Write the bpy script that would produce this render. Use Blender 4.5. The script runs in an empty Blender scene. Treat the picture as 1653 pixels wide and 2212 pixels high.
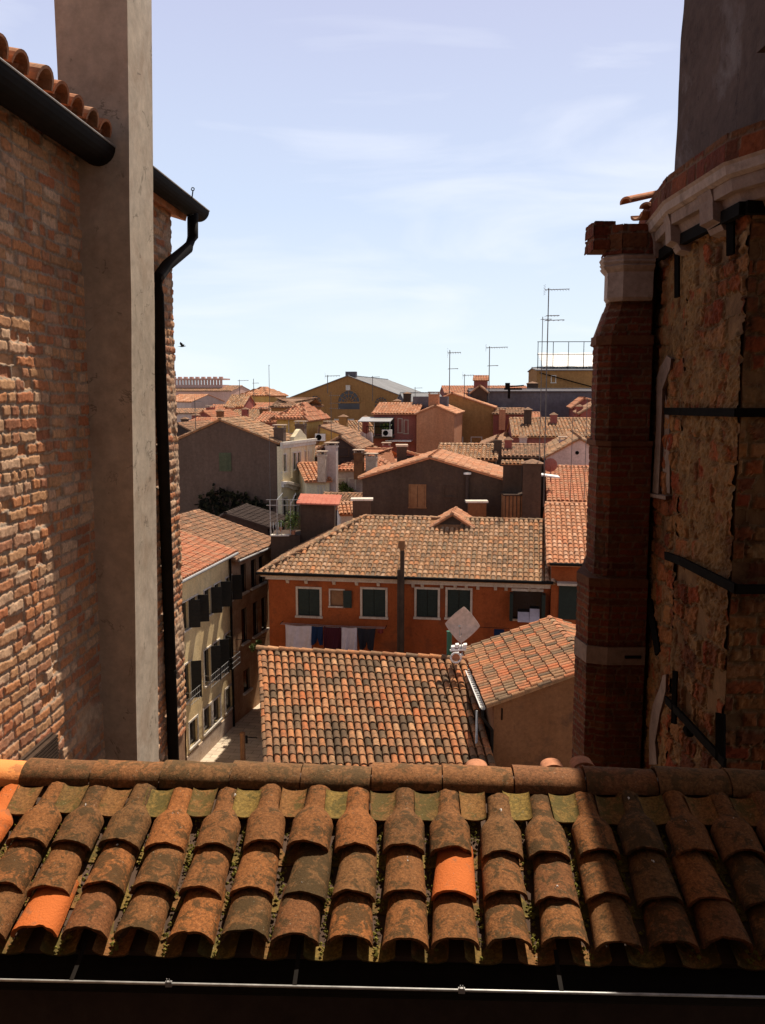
import bpy, math, random
import numpy as np
from mathutils import Vector
R = math.radians
rng = np.random.default_rng(7)
random.seed(7)
scene = bpy.context.scene
COL = scene.collection

# ------------------------------------------------------------------ camera
CAMZ = 17.0
PITCH = R(7.7)
F = 1885.0                     # focal length, in units of a 1653 x 2212 picture
cam_d = bpy.data.cameras.new('camera')
cam = bpy.data.objects.new('camera', cam_d)
COL.objects.link(cam)
cam.location = (0, 0, CAMZ)
cam.rotation_euler = (R(90) - PITCH, 0, 0)
cam_d.sensor_fit = 'HORIZONTAL'
cam_d.sensor_width = 36
cam_d.lens = 36 * F / 1653.0
cam_d.clip_start = 0.05
cam_d.clip_end = 6000
scene.camera = cam

# ------------------------------------------------------------------ light
SUN_AZ, SUN_EL = R(28), R(61)
sl = bpy.data.lights.new('sun', 'SUN')
sl.energy = 5.0
sl.angle = R(0.53)
sl.color = (1.0, 0.90, 0.76)
so = bpy.data.objects.new('sun', sl)
COL.objects.link(so)
sd = Vector((math.sin(SUN_AZ) * math.cos(SUN_EL), math.cos(SUN_AZ) * math.cos(SUN_EL), math.sin(SUN_EL)))
so.rotation_euler = sd.to_track_quat('Z', 'Y').to_euler()
so.location = (30, 60, 90)

world = bpy.data.worlds.new('World')
scene.world = world
world.use_nodes = True
wn, wl = world.node_tree.nodes, world.node_tree.links
wn.clear()
w_out = wn.new('ShaderNodeOutputWorld')
w_bg = wn.new('ShaderNodeBackground')
w_sky = wn.new('ShaderNodeTexSky')
w_sky.sky_type = 'NISHITA'
w_sky.sun_disc = False
w_sky.sun_elevation = SUN_EL
w_sky.sun_rotation = SUN_AZ
w_sky.altitude = 0
w_sky.air_density = 1.0
w_sky.dust_density = 2.2
w_sky.ozone_density = 1.3
w_bg.inputs['Strength'].default_value = 0.06
w_tc = wn.new('ShaderNodeTexCoord')
w_map = wn.new('ShaderNodeMapping')
w_map.inputs['Scale'].default_value = (1.3, 1.3, 6.5)
w_map.inputs['Rotation'].default_value = (0.10, 0.16, 0.0)
w_nz = wn.new('ShaderNodeTexNoise')
w_nz.inputs['Scale'].default_value = 2.1
w_nz.inputs['Detail'].default_value = 7
w_nz.inputs['Roughness'].default_value = 0.5
w_nz.inputs['Distortion'].default_value = 0.5
w_rp = wn.new('ShaderNodeValToRGB')
w_rp.color_ramp.elements[0].position = 0.50
w_rp.color_ramp.elements[0].color = (0, 0, 0, 1)
w_rp.color_ramp.elements[1].position = 0.74
w_rp.color_ramp.elements[1].color = (0.75, 0.75, 0.75, 1)
# bright haze veil low in the sky, thinning out to a deeper blue overhead
w_sep = wn.new('ShaderNodeSeparateXYZ')
w_el = wn.new('ShaderNodeValToRGB')
els_ = w_el.color_ramp.elements
els_[0].position = 0.0; els_[0].color = (0.9, 0.9, 0.9, 1)
els_[1].position = 0.75; els_[1].color = (0.0, 0.0, 0.0, 1)
e2 = els_.new(0.40); e2.color = (0.66, 0.66, 0.66, 1)
w_tint = wn.new('ShaderNodeValToRGB')
ts_ = w_tint.color_ramp.elements
ts_[0].position = 0.0; ts_[0].color = (0.81, 0.92, 0.955, 1)
ts_[1].position = 0.40; ts_[1].color = (0.66, 0.725, 1.02, 1)
t2_ = ts_.new(0.2); t2_.color = (0.67, 0.80, 1.03, 1)
w_gain = wn.new('ShaderNodeVectorMath'); w_gain.operation = 'SCALE'; w_gain.inputs['Scale'].default_value = 1 / 0.06
w_dim = wn.new('ShaderNodeMixRGB'); w_dim.blend_type = 'MULTIPLY'; w_dim.inputs['Fac'].default_value = 1.0; w_dim.inputs['Color2'].default_value = (0.62, 0.44, 0.30, 1)
w_veil = wn.new('ShaderNodeMixRGB')
w_mix = wn.new('ShaderNodeMixRGB')
w_mix.inputs['Color2'].default_value = (0.86 / 0.06, 0.88 / 0.06, 0.95 / 0.06, 1)
wl.new(w_tc.outputs['Generated'], w_map.inputs['Vector'])
wl.new(w_tc.outputs['Generated'], w_sep.inputs['Vector'])
wl.new(w_sep.outputs['Z'], w_el.inputs['Fac']); wl.new(w_sep.outputs['Z'], w_tint.inputs['Fac'])
wl.new(w_tint.outputs['Color'], w_gain.inputs[0])
wl.new(w_map.outputs['Vector'], w_nz.inputs['Vector'])
wl.new(w_nz.outputs['Fac'], w_rp.inputs['Fac'])
wl.new(w_sky.outputs['Color'], w_dim.inputs['Color1'])
wl.new(w_dim.outputs['Color'], w_veil.inputs['Color1'])
wl.new(w_gain.outputs['Vector'], w_veil.inputs['Color2'])
wl.new(w_el.outputs['Color'], w_veil.inputs['Fac'])
wl.new(w_veil.outputs['Color'], w_mix.inputs['Color1'])
w_lim = wn.new('ShaderNodeMath'); w_lim.operation = 'MULTIPLY'
wl.new(w_rp.outputs['Color'], w_lim.inputs[0]); wl.new(w_el.outputs['Color'], w_lim.inputs[1])
wl.new(w_lim.outputs[0], w_mix.inputs['Fac'])
wl.new(w_mix.outputs['Color'], w_bg.inputs['Color'])
wl.new(w_bg.outputs['Background'], w_out.inputs['Surface'])

scene.view_settings.view_transform = 'Standard'
scene.view_settings.look = 'None'
scene.view_settings.exposure = 0.28
scene.view_settings.gamma = 1.0
scene.cycles.max_bounces = 6
scene.cycles.diffuse_bounces = 3

# ------------------------------------------------------------------ picture -> place
CP, SP = math.cos(PITCH), math.sin(PITCH)

def ray(x, y):
    v = (y - 1106) / F
    return np.array([(x - 826.5) / F, CP - v * SP, -SP - v * CP])

def at(x, y, Y):
    r = ray(x, y)
    return np.array([r[0] * Y / r[1], Y, CAMZ + r[2] * Y / r[1]])

# ------------------------------------------------------------------ objects and meshes
ORG = {}

def tag(o, label=None, cat=None, group=None, kind=None):
    if label: o['label'] = label
    if cat: o['category'] = cat
    if group: o['group'] = group
    if kind: o['kind'] = kind
    return o

def thing(name, label, cat, loc, group=None):
    o = bpy.data.objects.new(name, None)
    o.empty_display_size = 0.3
    COL.objects.link(o)
    o.location = tuple(float(c) for c in loc)
    ORG[o.name] = np.array([float(c) for c in loc])
    return tag(o, label, cat, group)

class MB:
    """collects vertices and faces; build() links them as one mesh object"""
    def __init__(s):
        s.V = []; s.n = 0; s.Q = []; s.T = []; s.P = []; s.C = []
    def add(s, V, quads=None, tris=None, polys=None, c=(0.5, 0.5, 0.5)):
        V = np.asarray(V, float)
        if quads is not None and len(quads): s.Q.append(np.asarray(quads, int) + s.n)
        if tris is not None and len(tris): s.T.append(np.asarray(tris, int) + s.n)
        if polys: s.P += [[i + s.n for i in p] for p in polys]
        c = np.asarray(c, float)
        if c.ndim == 1: c = np.tile(c, (len(V), 1))
        s.V.append(V); s.C.append(c); s.n += len(V)
    def hexa(s, p, c=(0.5, 0.5, 0.5)):
        """8 points: bottom 0-3, top 4-7, same winding"""
        s.add(p, quads=[(3, 2, 1, 0), (4, 5, 6, 7), (0, 1, 5, 4), (1, 2, 6, 5), (2, 3, 7, 6), (3, 0, 4, 7)], c=c)
    def obox(s, o, a, b, c_, col=(0.5, 0.5, 0.5)):
        """box from corner o with edge vectors a, b, c_"""
        o, a, b, c_ = (np.asarray(k, float) for k in (o, a, b, c_))
        s.hexa([o, o + a, o + a + b, o + b, o + c_, o + a + c_, o + a + b + c_, o + b + c_], col)
    def box(s, x0, x1, y0, y1, z0, z1, c=(0.5, 0.5, 0.5)):
        s.obox((x0, y0, z0), (x1 - x0, 0, 0), (0, y1 - y0, 0), (0, 0, z1 - z0), c)
    def tube(s, pts, r, seg=8, c=(0.5, 0.5, 0.5), caps=True):
        pts = [np.asarray(p, float) for p in pts]
        rr = r if hasattr(r, '__len__') else [r] * len(pts)
        V = []
        for i, p in enumerate(pts):
            d = pts[min(i + 1, len(pts) - 1)] - pts[max(i - 1, 0)]
            d = d / (np.linalg.norm(d) + 1e-9)
            h = np.array([0, 0, 1.]) if abs(d[2]) < 0.9 else np.array([1., 0, 0])
            a = np.cross(d, h); a /= np.linalg.norm(a)
            b = np.cross(d, a)
            for k in range(seg):
                t = 2 * math.pi * k / seg
                V.append(p + rr[i] * (math.cos(t) * a + math.sin(t) * b))
        Q = []
        for i in range(len(pts) - 1):
            for k in range(seg):
                k2 = (k + 1) % seg
                Q.append((i * seg + k, i * seg + k2, (i + 1) * seg + k2, (i + 1) * seg + k))
        P = [list(range(seg))[::-1], [(len(pts) - 1) * seg + k for k in range(seg)]] if caps else None
        s.add(V, quads=Q, polys=P, c=c)
    def prism(s, poly, z0, z1, c=(0.5, 0.5, 0.5)):
        """plan polygon (counter-clockwise) raised from z0 to z1"""
        n = len(poly)
        V = [(p[0], p[1], z0) for p in poly] + [(p[0], p[1], z1) for p in poly]
        s.add(V, quads=[(i, (i + 1) % n, n + (i + 1) % n, n + i) for i in range(n)],
              polys=[list(range(n))[::-1], [n + i for i in range(n)]], c=c)
    def loft(s, rings, c=(0.5, 0.5, 0.5)):
        """rings: equally long lists of 3-D points"""
        n = len(rings[0]); V = [p for r in rings for p in r]
        Q = [(k * n + i, k * n + (i + 1) % n, (k + 1) * n + (i + 1) % n, (k + 1) * n + i) for k in range(len(rings) - 1) for i in range(n)]
        s.add(V, quads=Q, polys=[list(range(n))[::-1], [(len(rings) - 1) * n + i for i in range(n)]], c=c)
    def build(s, name, mat, parent=None, smooth=False):
        V = np.concatenate(s.V); C = np.concatenate(s.C)
        org = np.zeros(3)
        if parent is not None:
            org = ORG[parent.name]
        V = V - org
        loops = []; tot = []
        for arr, k in ((s.Q, 4), (s.T, 3)):
            if arr:
                a = np.concatenate(arr); loops.append(a.ravel()); tot.append(np.full(len(a), k))
        if s.P:
            loops.append(np.array([i for p in s.P for i in p])); tot.append(np.array([len(p) for p in s.P]))
        loops = np.concatenate(loops).astype(np.int32); tot = np.concatenate(tot).astype(np.int32)
        start = np.concatenate([[0], np.cumsum(tot)[:-1]]).astype(np.int32)
        me = bpy.data.meshes.new(name)
        me.vertices.add(len(V)); me.vertices.foreach_set('co', V.astype(np.float32).ravel())
        me.loops.add(len(loops)); me.loops.foreach_set('vertex_index', loops)
        me.polygons.add(len(tot)); me.polygons.foreach_set('loop_start', start); me.polygons.foreach_set('loop_total', tot)
        me.polygons.foreach_set('use_smooth', np.full(len(tot), bool(smooth)))
        me.update(calc_edges=True); me.validate()
        ca = me.color_attributes.new('tc', 'FLOAT_COLOR', 'POINT')
        ca.data.foreach_set('color', np.hstack([C, np.ones((len(C), 1))]).astype(np.float32).ravel())
        me.materials.append(mat)
        o = bpy.data.objects.new(name, me)
        COL.objects.link(o)
        if parent is not None: o.parent = parent
        ORG[o.name] = org
        return o

# ------------------------------------------------------------------ smooth noise in numpy
def vnoise(x, y, seed=0, period=997):
    g = np.random.default_rng(seed).random((128, 128))
    xi, yi = np.floor(x).astype(int), np.floor(y).astype(int)
    fx, fy = x - xi, y - yi
    fx, fy = fx * fx * (3 - 2 * fx), fy * fy * (3 - 2 * fy)
    a = g[xi % 128, yi % 128]; b = g[(xi + 1) % 128, yi % 128]
    c = g[xi % 128, (yi + 1) % 128]; d = g[(xi + 1) % 128, (yi + 1) % 128]
    return (a * (1 - fx) + b * fx) * (1 - fy) + (c * (1 - fx) + d * fx) * fy

def fbm(x, y, seed=0, octs=4):
    r = 0; a = 1; t = 0
    for k in range(octs):
        r = r + a * vnoise(x * 2 ** k, y * 2 ** k, seed + k); t += a; a *= 0.5
    return r / t

def hsh(i, j, seed=0):
    g = np.random.default_rng(1000 + seed).random((211, 199))
    return g[i % 211, j % 199]

# ------------------------------------------------------------------ materials
MATS = {}
class NT:
    def __init__(s, name):
        s.m = bpy.data.materials.new(name); s.m.use_nodes = True
        s.n, s.l = s.m.node_tree.nodes, s.m.node_tree.links
        s.b = s.n['Principled BSDF']
        s.tc = s.n.new('ShaderNodeTexCoord')
    def noise(s, scale, detail=5, rough=0.6, dist=0, vec=None, sc3=None):
        t = s.n.new('ShaderNodeTexNoise')
        t.inputs['Scale'].default_value = scale; t.inputs['Detail'].default_value = detail
        t.inputs['Roughness'].default_value = rough; t.inputs['Distortion'].default_value = dist
        src = vec or s.tc.outputs['Object']
        if sc3:
            mp = s.n.new('ShaderNodeMapping'); mp.inputs['Scale'].default_value = sc3
            s.l.new(src, mp.inputs['Vector']); src = mp.outputs['Vector']
        s.l.new(src, t.inputs['Vector'])
        return t.outputs['Fac']
    def ramp(s, fac, stops, interp='LINEAR'):
        r = s.n.new('ShaderNodeValToRGB'); cr = r.color_ramp; cr.interpolation = interp
        while len(cr.elements) < len(stops): cr.elements.new(0.5)
        for e, (p, c) in zip(cr.elements, stops):
            e.position = p
            e.color = tuple(c) + (1,) if hasattr(c, '__len__') else (c, c, c, 1)
        s.l.new(fac, r.inputs['Fac'])
        return r.outputs['Color']
    def mix(s, fac, a, b, mode='MIX'):
        m = s.n.new('ShaderNodeMixRGB'); m.blend_type = mode
        for k, v in (('Fac', fac), ('Color1', a), ('Color2', b)):
            if isinstance(v, bpy.types.NodeSocket): s.l.new(v, m.inputs[k])
            elif hasattr(v, '__len__'): m.inputs[k].default_value = tuple(v) + (1,)
            elif k == 'Fac': m.inputs[k].default_value = v
            else: m.inputs[k].default_value = (v, v, v, 1)
        return m.outputs['Color']
    def math(s, op, a, b=0.0):
        m = s.n.new('ShaderNodeMath'); m.operation = op
        for k, v in ((0, a), (1, b)):
            if isinstance(v, bpy.types.NodeSocket): s.l.new(v, m.inputs[k])
            else: m.inputs[k].default_value = v
        return m.outputs[0]
    def attr(s):
        a = s.n.new('ShaderNodeAttribute'); a.attribute_name = 'tc'
        p = s.n.new('ShaderNodeSeparateColor'); s.l.new(a.outputs['Color'], p.inputs['Color'])
        return p.outputs['Red'], p.outputs['Green'], p.outputs['Blue']
    def bump(s, h, strength=0.3, dist=0.01):
        b = s.n.new('ShaderNodeBump'); b.inputs['Strength'].default_value = strength
        b.inputs['Distance'].default_value = dist
        s.l.new(h, b.inputs['Height']); s.l.new(b.outputs['Normal'], s.b.inputs['Normal'])
    def done(s, col, rough=0.85, spec=0.25, metal=0.0):
        if isinstance(col, bpy.types.NodeSocket): s.l.new(col, s.b.inputs['Base Color'])
        else: s.b.inputs['Base Color'].default_value = tuple(col) + (1,)
        if isinstance(rough, bpy.types.NodeSocket): s.l.new(rough, s.b.inputs['Roughness'])
        else: s.b.inputs['Roughness'].default_value = rough
        s.b.inputs['Specular IOR Level'].default_value = spec
        s.b.inputs['Metallic'].default_value = metal
        return s.m

def plaster(name, c1, c2, scale=0.6, fine=14, stain=None, stain_amt=0.45, bump=0.25, streak=True, crack=0.0, crack_scale=1.2):
    t = NT(name)
    base = t.mix(t.ramp(t.noise(scale, 6, 0.62), [(0.35, 0.0), (0.65, 1.0)]), c1, c2)
    grain = t.ramp(t.noise(fine, 6, 0.7), [(0.25, 0.72), (0.75, 1.18)])
    base = t.mix(1.0, base, grain, 'MULTIPLY')
    if streak:
        st = t.ramp(t.noise(1.6, 5, 0.6, sc3=(2.2, 2.2, 0.22)), [(0.36, 0.74), (0.64, 1.08)])
        base = t.mix(0.38, base, st, 'MULTIPLY')
    if stain is not None:
        sm = t.ramp(t.noise(scale * 1.9, 7, 0.66, 0.4), [(0.52, 0.0), (0.66, stain_amt)])
        base = t.mix(sm, base, stain)
    if crack:
        ck = t.ramp(t.noise(crack_scale, 6, 0.62, 0.8), [(0.488, 0.0), (0.499, 1.0), (0.503, 1.0), (0.512, 0.0)])
        ck = t.mix(1.0, ck, t.ramp(t.noise(crack_scale * 1.9 + 3, 3, 0.5), [(0.52, 0.0), (0.60, 1.0)]), 'MULTIPLY')
        base = t.mix(t.math('MULTIPLY', ck, crack), base, tuple(k * .35 for k in c1))
    t.bump(t.noise(fine * 1.6, 6, 0.7), bump, 0.03)
    return t.done(base, 0.92, 0.15)

def flat(name, c, rough=0.7, var=0.2, scale=6, metal=0.0, spec=0.25):
    t = NT(name)
    v = t.ramp(t.noise(scale, 5, 0.65), [(0.3, 1 - var), (0.7, 1 + var)])
    return t.done(t.mix(1.0, c, v, 'MULTIPLY'), rough, spec, metal)

def tile_mat(name, pal, moss=(0.10, 0.11, 0.03), moss_amt=0.35, grime=0.5, sc=1.0, bump=0.3, hot=(0.75, 0.20, 0.05)):
    """terracotta: R of the tile's own value picks its clay, G how weathered it is, B > .5 marks a newer tile"""
    t = NT(name)
    r, g, b = t.attr()
    n = len(pal)
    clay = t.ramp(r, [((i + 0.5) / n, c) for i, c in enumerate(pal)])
    f1 = t.ramp(t.noise(48 * sc, 9, 0.82), [(0.34, 0.30), (0.46, 0.75), (0.56, 1.12), (0.68, 1.8)])
    clay = t.mix(grime, clay, f1, 'MULTIPLY')
    blot = t.noise(9 * sc, 10, 0.74, 0.5)
    mm = t.math('ADD', blot, t.math('MULTIPLY', t.math('SUBTRACT', g, 0.5), 0.10))
    lich = t.ramp(mm, [(0.485, 0.0), (0.55, moss_amt)])
    clay2 = t.mix(lich, clay, moss)
    blk = t.ramp(t.noise(70 * sc, 6, 0.75), [(0.56, 0.0), (0.68, 0.75 * moss_amt)])
    clay2 = t.mix(blk, clay2, (0.035, 0.024, 0.014))
    pale = t.ramp(t.noise(42 * sc, 6, 0.75), [(0.63, 0.0), (0.67, 0.55)])
    clay2 = t.mix(pale, clay2, (0.36, 0.31, 0.21))
    isnew = t.ramp(b, [(0.5, 0.0), (0.55, 1.0)])
    newc = t.mix(t.ramp(t.noise(11 * sc, 5, 0.6), [(0.56, 0.0), (0.64, 0.6)]), hot, (0.30, 0.13, 0.06))
    clay3 = t.mix(isnew, clay2, newc)
    t.bump(t.noise(60 * sc, 6, 0.7), bump, 0.006)
    return t.done(clay3, 0.85, 0.2)

def brick_mat(name, pal, mortar, smear, dirt=(0.03, 0.02, 0.015), dirt_amt=0.6, sc=1.0):
    t = NT(name)
    r, g, b = t.attr()
    n = len(pal)
    c = t.ramp(r, [((i + 0.5) / n, k) for i, k in enumerate(pal)])
    c = t.mix(0.75, c, t.ramp(t.noise(30 * sc, 7, 0.75), [(0.3, 0.45), (0.5, 0.95), (0.72, 1.4)]), 'MULTIPLY')
    mo = t.mix(1.0, mortar, t.ramp(t.noise(45 * sc, 6, 0.7), [(0.3, 0.6), (0.7, 1.25)]), 'MULTIPLY')
    c = t.mix(g, c, mo)
    sm = t.mix(1.0, smear, t.ramp(t.noise(18 * sc, 7, 0.75), [(0.3, 0.55), (0.7, 1.3)]), 'MULTIPLY')
    c = t.mix(b, c, sm)
    d = t.ramp(t.noise(2.3 * sc, 7, 0.7, 0.3), [(0.48, 0.0), (0.68, dirt_amt)])
    c = t.mix(d, c, dirt)
    t.bump(t.noise(70 * sc, 6, 0.75), 0.5, 0.006)
    return t.done(c, 0.93, 0.12)
# ------------------------------------------------------------------ palettes and materials
M = {}
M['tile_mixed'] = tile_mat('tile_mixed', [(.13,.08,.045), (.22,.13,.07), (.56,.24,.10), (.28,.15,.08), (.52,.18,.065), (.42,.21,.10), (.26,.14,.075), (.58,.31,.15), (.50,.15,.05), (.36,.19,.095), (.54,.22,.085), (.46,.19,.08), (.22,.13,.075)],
                           moss=(.08,.06,.035), moss_amt=.38, grime=.75, sc=.55)
M['tile_tan'] = tile_mat('tile_tan', [(.49,.27,.14), (.38,.21,.11), (.60,.35,.20), (.27,.16,.09), (.46,.21,.09), (.54,.33,.20), (.20,.125,.075), (.58,.24,.10), (.36,.23,.13)],
                         moss=(.09,.075,.05), moss_amt=.5, grime=.55, sc=.5)
M['tile_orange'] = tile_mat('tile_orange', [(.58,.26,.13), (.66,.32,.17), (.50,.21,.10), (.62,.24,.11), (.44,.22,.12), (.68,.37,.22)],
                            moss=(.14,.09,.06), moss_amt=.35, grime=.45, sc=.5)
M['tile_red'] = tile_mat('tile_red', [(.55,.20,.10), (.62,.25,.13), (.47,.17,.085), (.58,.28,.15), (.40,.18,.10), (.50,.26,.15)],
                         moss=(.17,.09,.05), moss_amt=.3, grime=.45, sc=.5)
M['tile_gable'] = tile_mat('tile_gable', [(.55,.20,.09), (.46,.20,.10), (.60,.28,.14), (.26,.16,.09), (.50,.24,.11), (.58,.19,.08), (.40,.24,.13), (.20,.13,.08)],
                         moss=(.13,.09,.05), moss_amt=.45, grime=.55, sc=.5)
M['tile_brown'] = tile_mat('tile_brown', [(.40,.20,.11), (.48,.24,.13), (.31,.17,.10), (.54,.28,.15), (.25,.16,.10)],
                           moss=(.10,.075,.05), moss_amt=.5, grime=.6, sc=.4)
M['tile_near'] = tile_mat('tile_near', [(.24,.095,.03), (.17,.085,.032), (.28,.11,.034), (.16,.075,.028), (.33,.12,.034), (.21,.08,.028), (.18,.085,.03)],
                          moss=(.052,.034,.012), moss_amt=.78, grime=.95, sc=1.35, bump=1.0, hot=(.58,.15,.035))
M['tile_moss'] = tile_mat('tile_moss', [(.24,.11,.035), (.19,.105,.032), (.28,.12,.038), (.21,.125,.033), (.25,.16,.04)],
                          moss=(.085,.07,.018), moss_amt=.75, grime=.95, sc=1.3, bump=.6)
M['ridge_near'] = tile_mat('ridge_near', [(.24,.10,.04), (.18,.09,.037), (.22,.105,.04), (.27,.115,.042)],
                           moss=(.075,.05,.02), moss_amt=.7, grime=.9, sc=1.1, bump=.7, hot=(.88,.33,.10))
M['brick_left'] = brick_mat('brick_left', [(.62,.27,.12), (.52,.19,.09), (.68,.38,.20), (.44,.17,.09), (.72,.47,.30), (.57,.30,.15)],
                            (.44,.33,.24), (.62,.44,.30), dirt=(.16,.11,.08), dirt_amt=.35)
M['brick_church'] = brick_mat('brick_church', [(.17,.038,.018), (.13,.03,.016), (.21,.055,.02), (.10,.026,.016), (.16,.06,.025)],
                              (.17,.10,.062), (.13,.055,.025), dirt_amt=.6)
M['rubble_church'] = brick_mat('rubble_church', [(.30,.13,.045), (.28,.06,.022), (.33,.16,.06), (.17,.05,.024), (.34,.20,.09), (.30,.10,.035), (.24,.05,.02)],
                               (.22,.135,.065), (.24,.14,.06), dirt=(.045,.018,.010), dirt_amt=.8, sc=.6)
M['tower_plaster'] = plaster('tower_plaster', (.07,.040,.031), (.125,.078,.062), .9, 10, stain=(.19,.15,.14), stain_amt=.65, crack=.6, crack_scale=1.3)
M['white_stone'] = plaster('white_stone', (.34,.24,.19), (.44,.33,.27), 2.0, 20, stain=(.12,.08,.06), stain_amt=.6, streak=False)
M['church_stone'] = plaster('church_stone', (.24,.155,.12), (.31,.22,.17), 2.0, 20, stain=(.09,.06,.04), stain_amt=.5, streak=False)
M['iron'] = flat('iron', (.008,.006,.005), .9, .3, 20, spec=.05)
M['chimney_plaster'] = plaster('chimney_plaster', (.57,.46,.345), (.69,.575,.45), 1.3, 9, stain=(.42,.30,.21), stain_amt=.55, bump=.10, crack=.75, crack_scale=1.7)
M['black_metal'] = flat('black_metal', (.012,.009,.007), .8, .25, 10, spec=.12)
M['grey_metal'] = flat('grey_metal', (.34,.33,.32), .45, .25, 8, metal=.3, spec=.5)
M['mast'] = flat('mast', (.11,.095,.085), .6, .3, 8)
M['steel'] = flat('steel', (.50,.49,.47), .45, .35, 14, metal=.25, spec=.5)
M['dark_wood'] = plaster('dark_wood', (.05,.032,.022), (.085,.052,.034), 2, 30, streak=False)
M['wood'] = plaster('wood', (.24,.11,.05), (.32,.16,.075), 3, 40)
M['orange_plaster'] = plaster('orange_plaster', (.28,.06,.016), (.37,.09,.024), .35, 9, stain=(.15,.045,.02), stain_amt=.75, crack=.5, crack_scale=.8)
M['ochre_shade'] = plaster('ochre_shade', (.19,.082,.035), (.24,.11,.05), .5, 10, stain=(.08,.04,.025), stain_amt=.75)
M['cream_plaster'] = plaster('cream_plaster', (.80,.58,.29), (.88,.68,.37), .6, 12, stain=(.46,.34,.20), stain_amt=.4)
M['cream_light'] = plaster('cream_light', (.78,.66,.42), (.84,.73,.50), .6, 12, stain=(.6,.45,.25), stain_amt=.3)
M['old_brick'] = plaster('old_brick', (.36,.20,.11), (.50,.33,.20), 1.2, 9, stain=(.24,.12,.06), stain_amt=.7)
M['grey_wall'] = plaster('grey_wall', (.115,.073,.052), (.15,.098,.072), .22, 5, stain=(.12,.075,.055), stain_amt=.5)
M['dark_wall'] = plaster('dark_wall', (.065,.040,.027), (.10,.064,.045), .3, 6, stain=(.06,.04,.035), stain_amt=.5)
M['darker_wall'] = plaster('darker_wall', (.05,.035,.03), (.08,.055,.045), .3, 6)
M['yellow_wall'] = plaster('yellow_wall', (.62,.34,.09), (.70,.42,.13), .4, 6, stain=(.46,.25,.09), stain_amt=.4)
M['ochre_wall'] = plaster('ochre_wall', (.33,.16,.055), (.39,.20,.07), .2, 4, stain=(.36,.18,.07), stain_amt=.4)
M['salmon_wall'] = plaster('salmon_wall', (.52,.21,.10), (.60,.27,.14), .3, 6, stain=(.42,.20,.11), stain_amt=.4)
M['red_wall'] = plaster('red_wall', (.28,.085,.065), (.36,.12,.09), .4, 8, stain=(.2,.08,.06), stain_amt=.5)
M['pink_wall'] = plaster('pink_wall', (.55,.34,.27), (.62,.40,.33), .4, 6, stain=(.5,.28,.2), stain_amt=.4)
M['pale_wall'] = plaster('pale_wall', (.50,.38,.33), (.60,.47,.41), .4, 6, stain=(.4,.28,.22), stain_amt=.3)
M['white_wall'] = plaster('white_wall', (.80,.76,.68), (.86,.83,.76), .8, 10, bump=.1)
M['slate_wall'] = plaster('slate_wall', (.10,.09,.10), (.145,.135,.145), .3, 3, stain=(.08,.07,.07), stain_amt=.4)
M['lead_roof'] = plaster('lead_roof', (.20,.20,.205), (.27,.27,.275), .2, 2, bump=.05)
M['base_dark'] = flat('base_dark', (.10,.06,.04), .95, .3, 3)
M['glass'] = flat('glass', (.012,.012,.013), .15, .2, 3, spec=.5)
M['glass_far'] = flat('glass_far', (.045,.045,.05), .3, .3, .6, spec=.5)
M['green_shutter'] = flat('green_shutter', (.016,.022,.016), .6, .25, 8)
M['black_shutter'] = flat('black_shutter', (.012,.010,.008), .6, .25, 8)
M['old_green'] = plaster('old_green', (.085,.095,.055), (.12,.125,.07), 1.5, 14)
M['stone_trim'] = plaster('stone_trim', (.62,.54,.45), (.74,.67,.57), 2, 16, stain=(.4,.33,.26), stain_amt=.4, streak=False)
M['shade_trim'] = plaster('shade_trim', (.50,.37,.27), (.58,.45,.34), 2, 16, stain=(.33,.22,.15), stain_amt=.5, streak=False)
M['red_sheet'] = plaster('red_sheet', (.48,.15,.10), (.56,.20,.13), 2, 16, stain=(.35,.12,.08), stain_amt=.4, streak=False)
M['moss_clump'] = plaster('moss_clump', (.16,.14,.03), (.25,.22,.04), 14, 50, stain=(.08,.05,.02), stain_amt=.8, streak=False)
M['white_paint'] = flat('white_paint', (.82,.80,.76), .6, .12, 4)
M['dish_paint'] = flat('dish_paint', (.58,.42,.33), .6, .25, 5)
M['green_pipe'] = flat('green_pipe', (.03,.12,.075), .6, .2, 5)
M['leaf'] = None
t = NT('leaf'); r_, g_, b_ = t.attr()
M['leaf'] = t.done(t.ramp(r_, [(0.1, (.03,.055,.012)), (.5, (.07,.11,.02)), (.9, (.15,.19,.035))]), .6, .3)
t = NT('dark_leaf'); r_, g_, b_ = t.attr()
M['dark_leaf'] = t.done(t.ramp(r_, [(0.1, (.012,.012,.008)), (.6, (.028,.026,.014)), (.9, (.05,.045,.02))]), .9, .1)
t = NT('paving')
bk = t.n.new('ShaderNodeTexBrick'); bk.inputs['Scale'].default_value = 1.0
bk.inputs['Color1'].default_value = (.66,.54,.40,1); bk.inputs['Color2'].default_value = (.56,.45,.33,1); bk.inputs['Mortar'].default_value = (.24,.18,.12,1)
bk.inputs['Mortar Size'].default_value = .012; bk.inputs['Brick Width'].default_value = .9; bk.inputs['Row Height'].default_value = .38
mp = t.n.new('ShaderNodeMapping'); mp.inputs['Rotation'].default_value = (0, 0, R(10)); t.l.new(t.tc.outputs['Object'], mp.inputs['Vector']); t.l.new(mp.outputs['Vector'], bk.inputs['Vector'])
c = t.mix(.8, bk.outputs['Color'], t.ramp(t.noise(1.2, 7, .7), [(.3,.7),(.7,1.2)]), 'MULTIPLY')
M['paving'] = t.done(c, .85, .2)
M['soil'] = plaster('soil', (.22,.17,.13), (.30,.24,.18), .1, 3)
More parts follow.
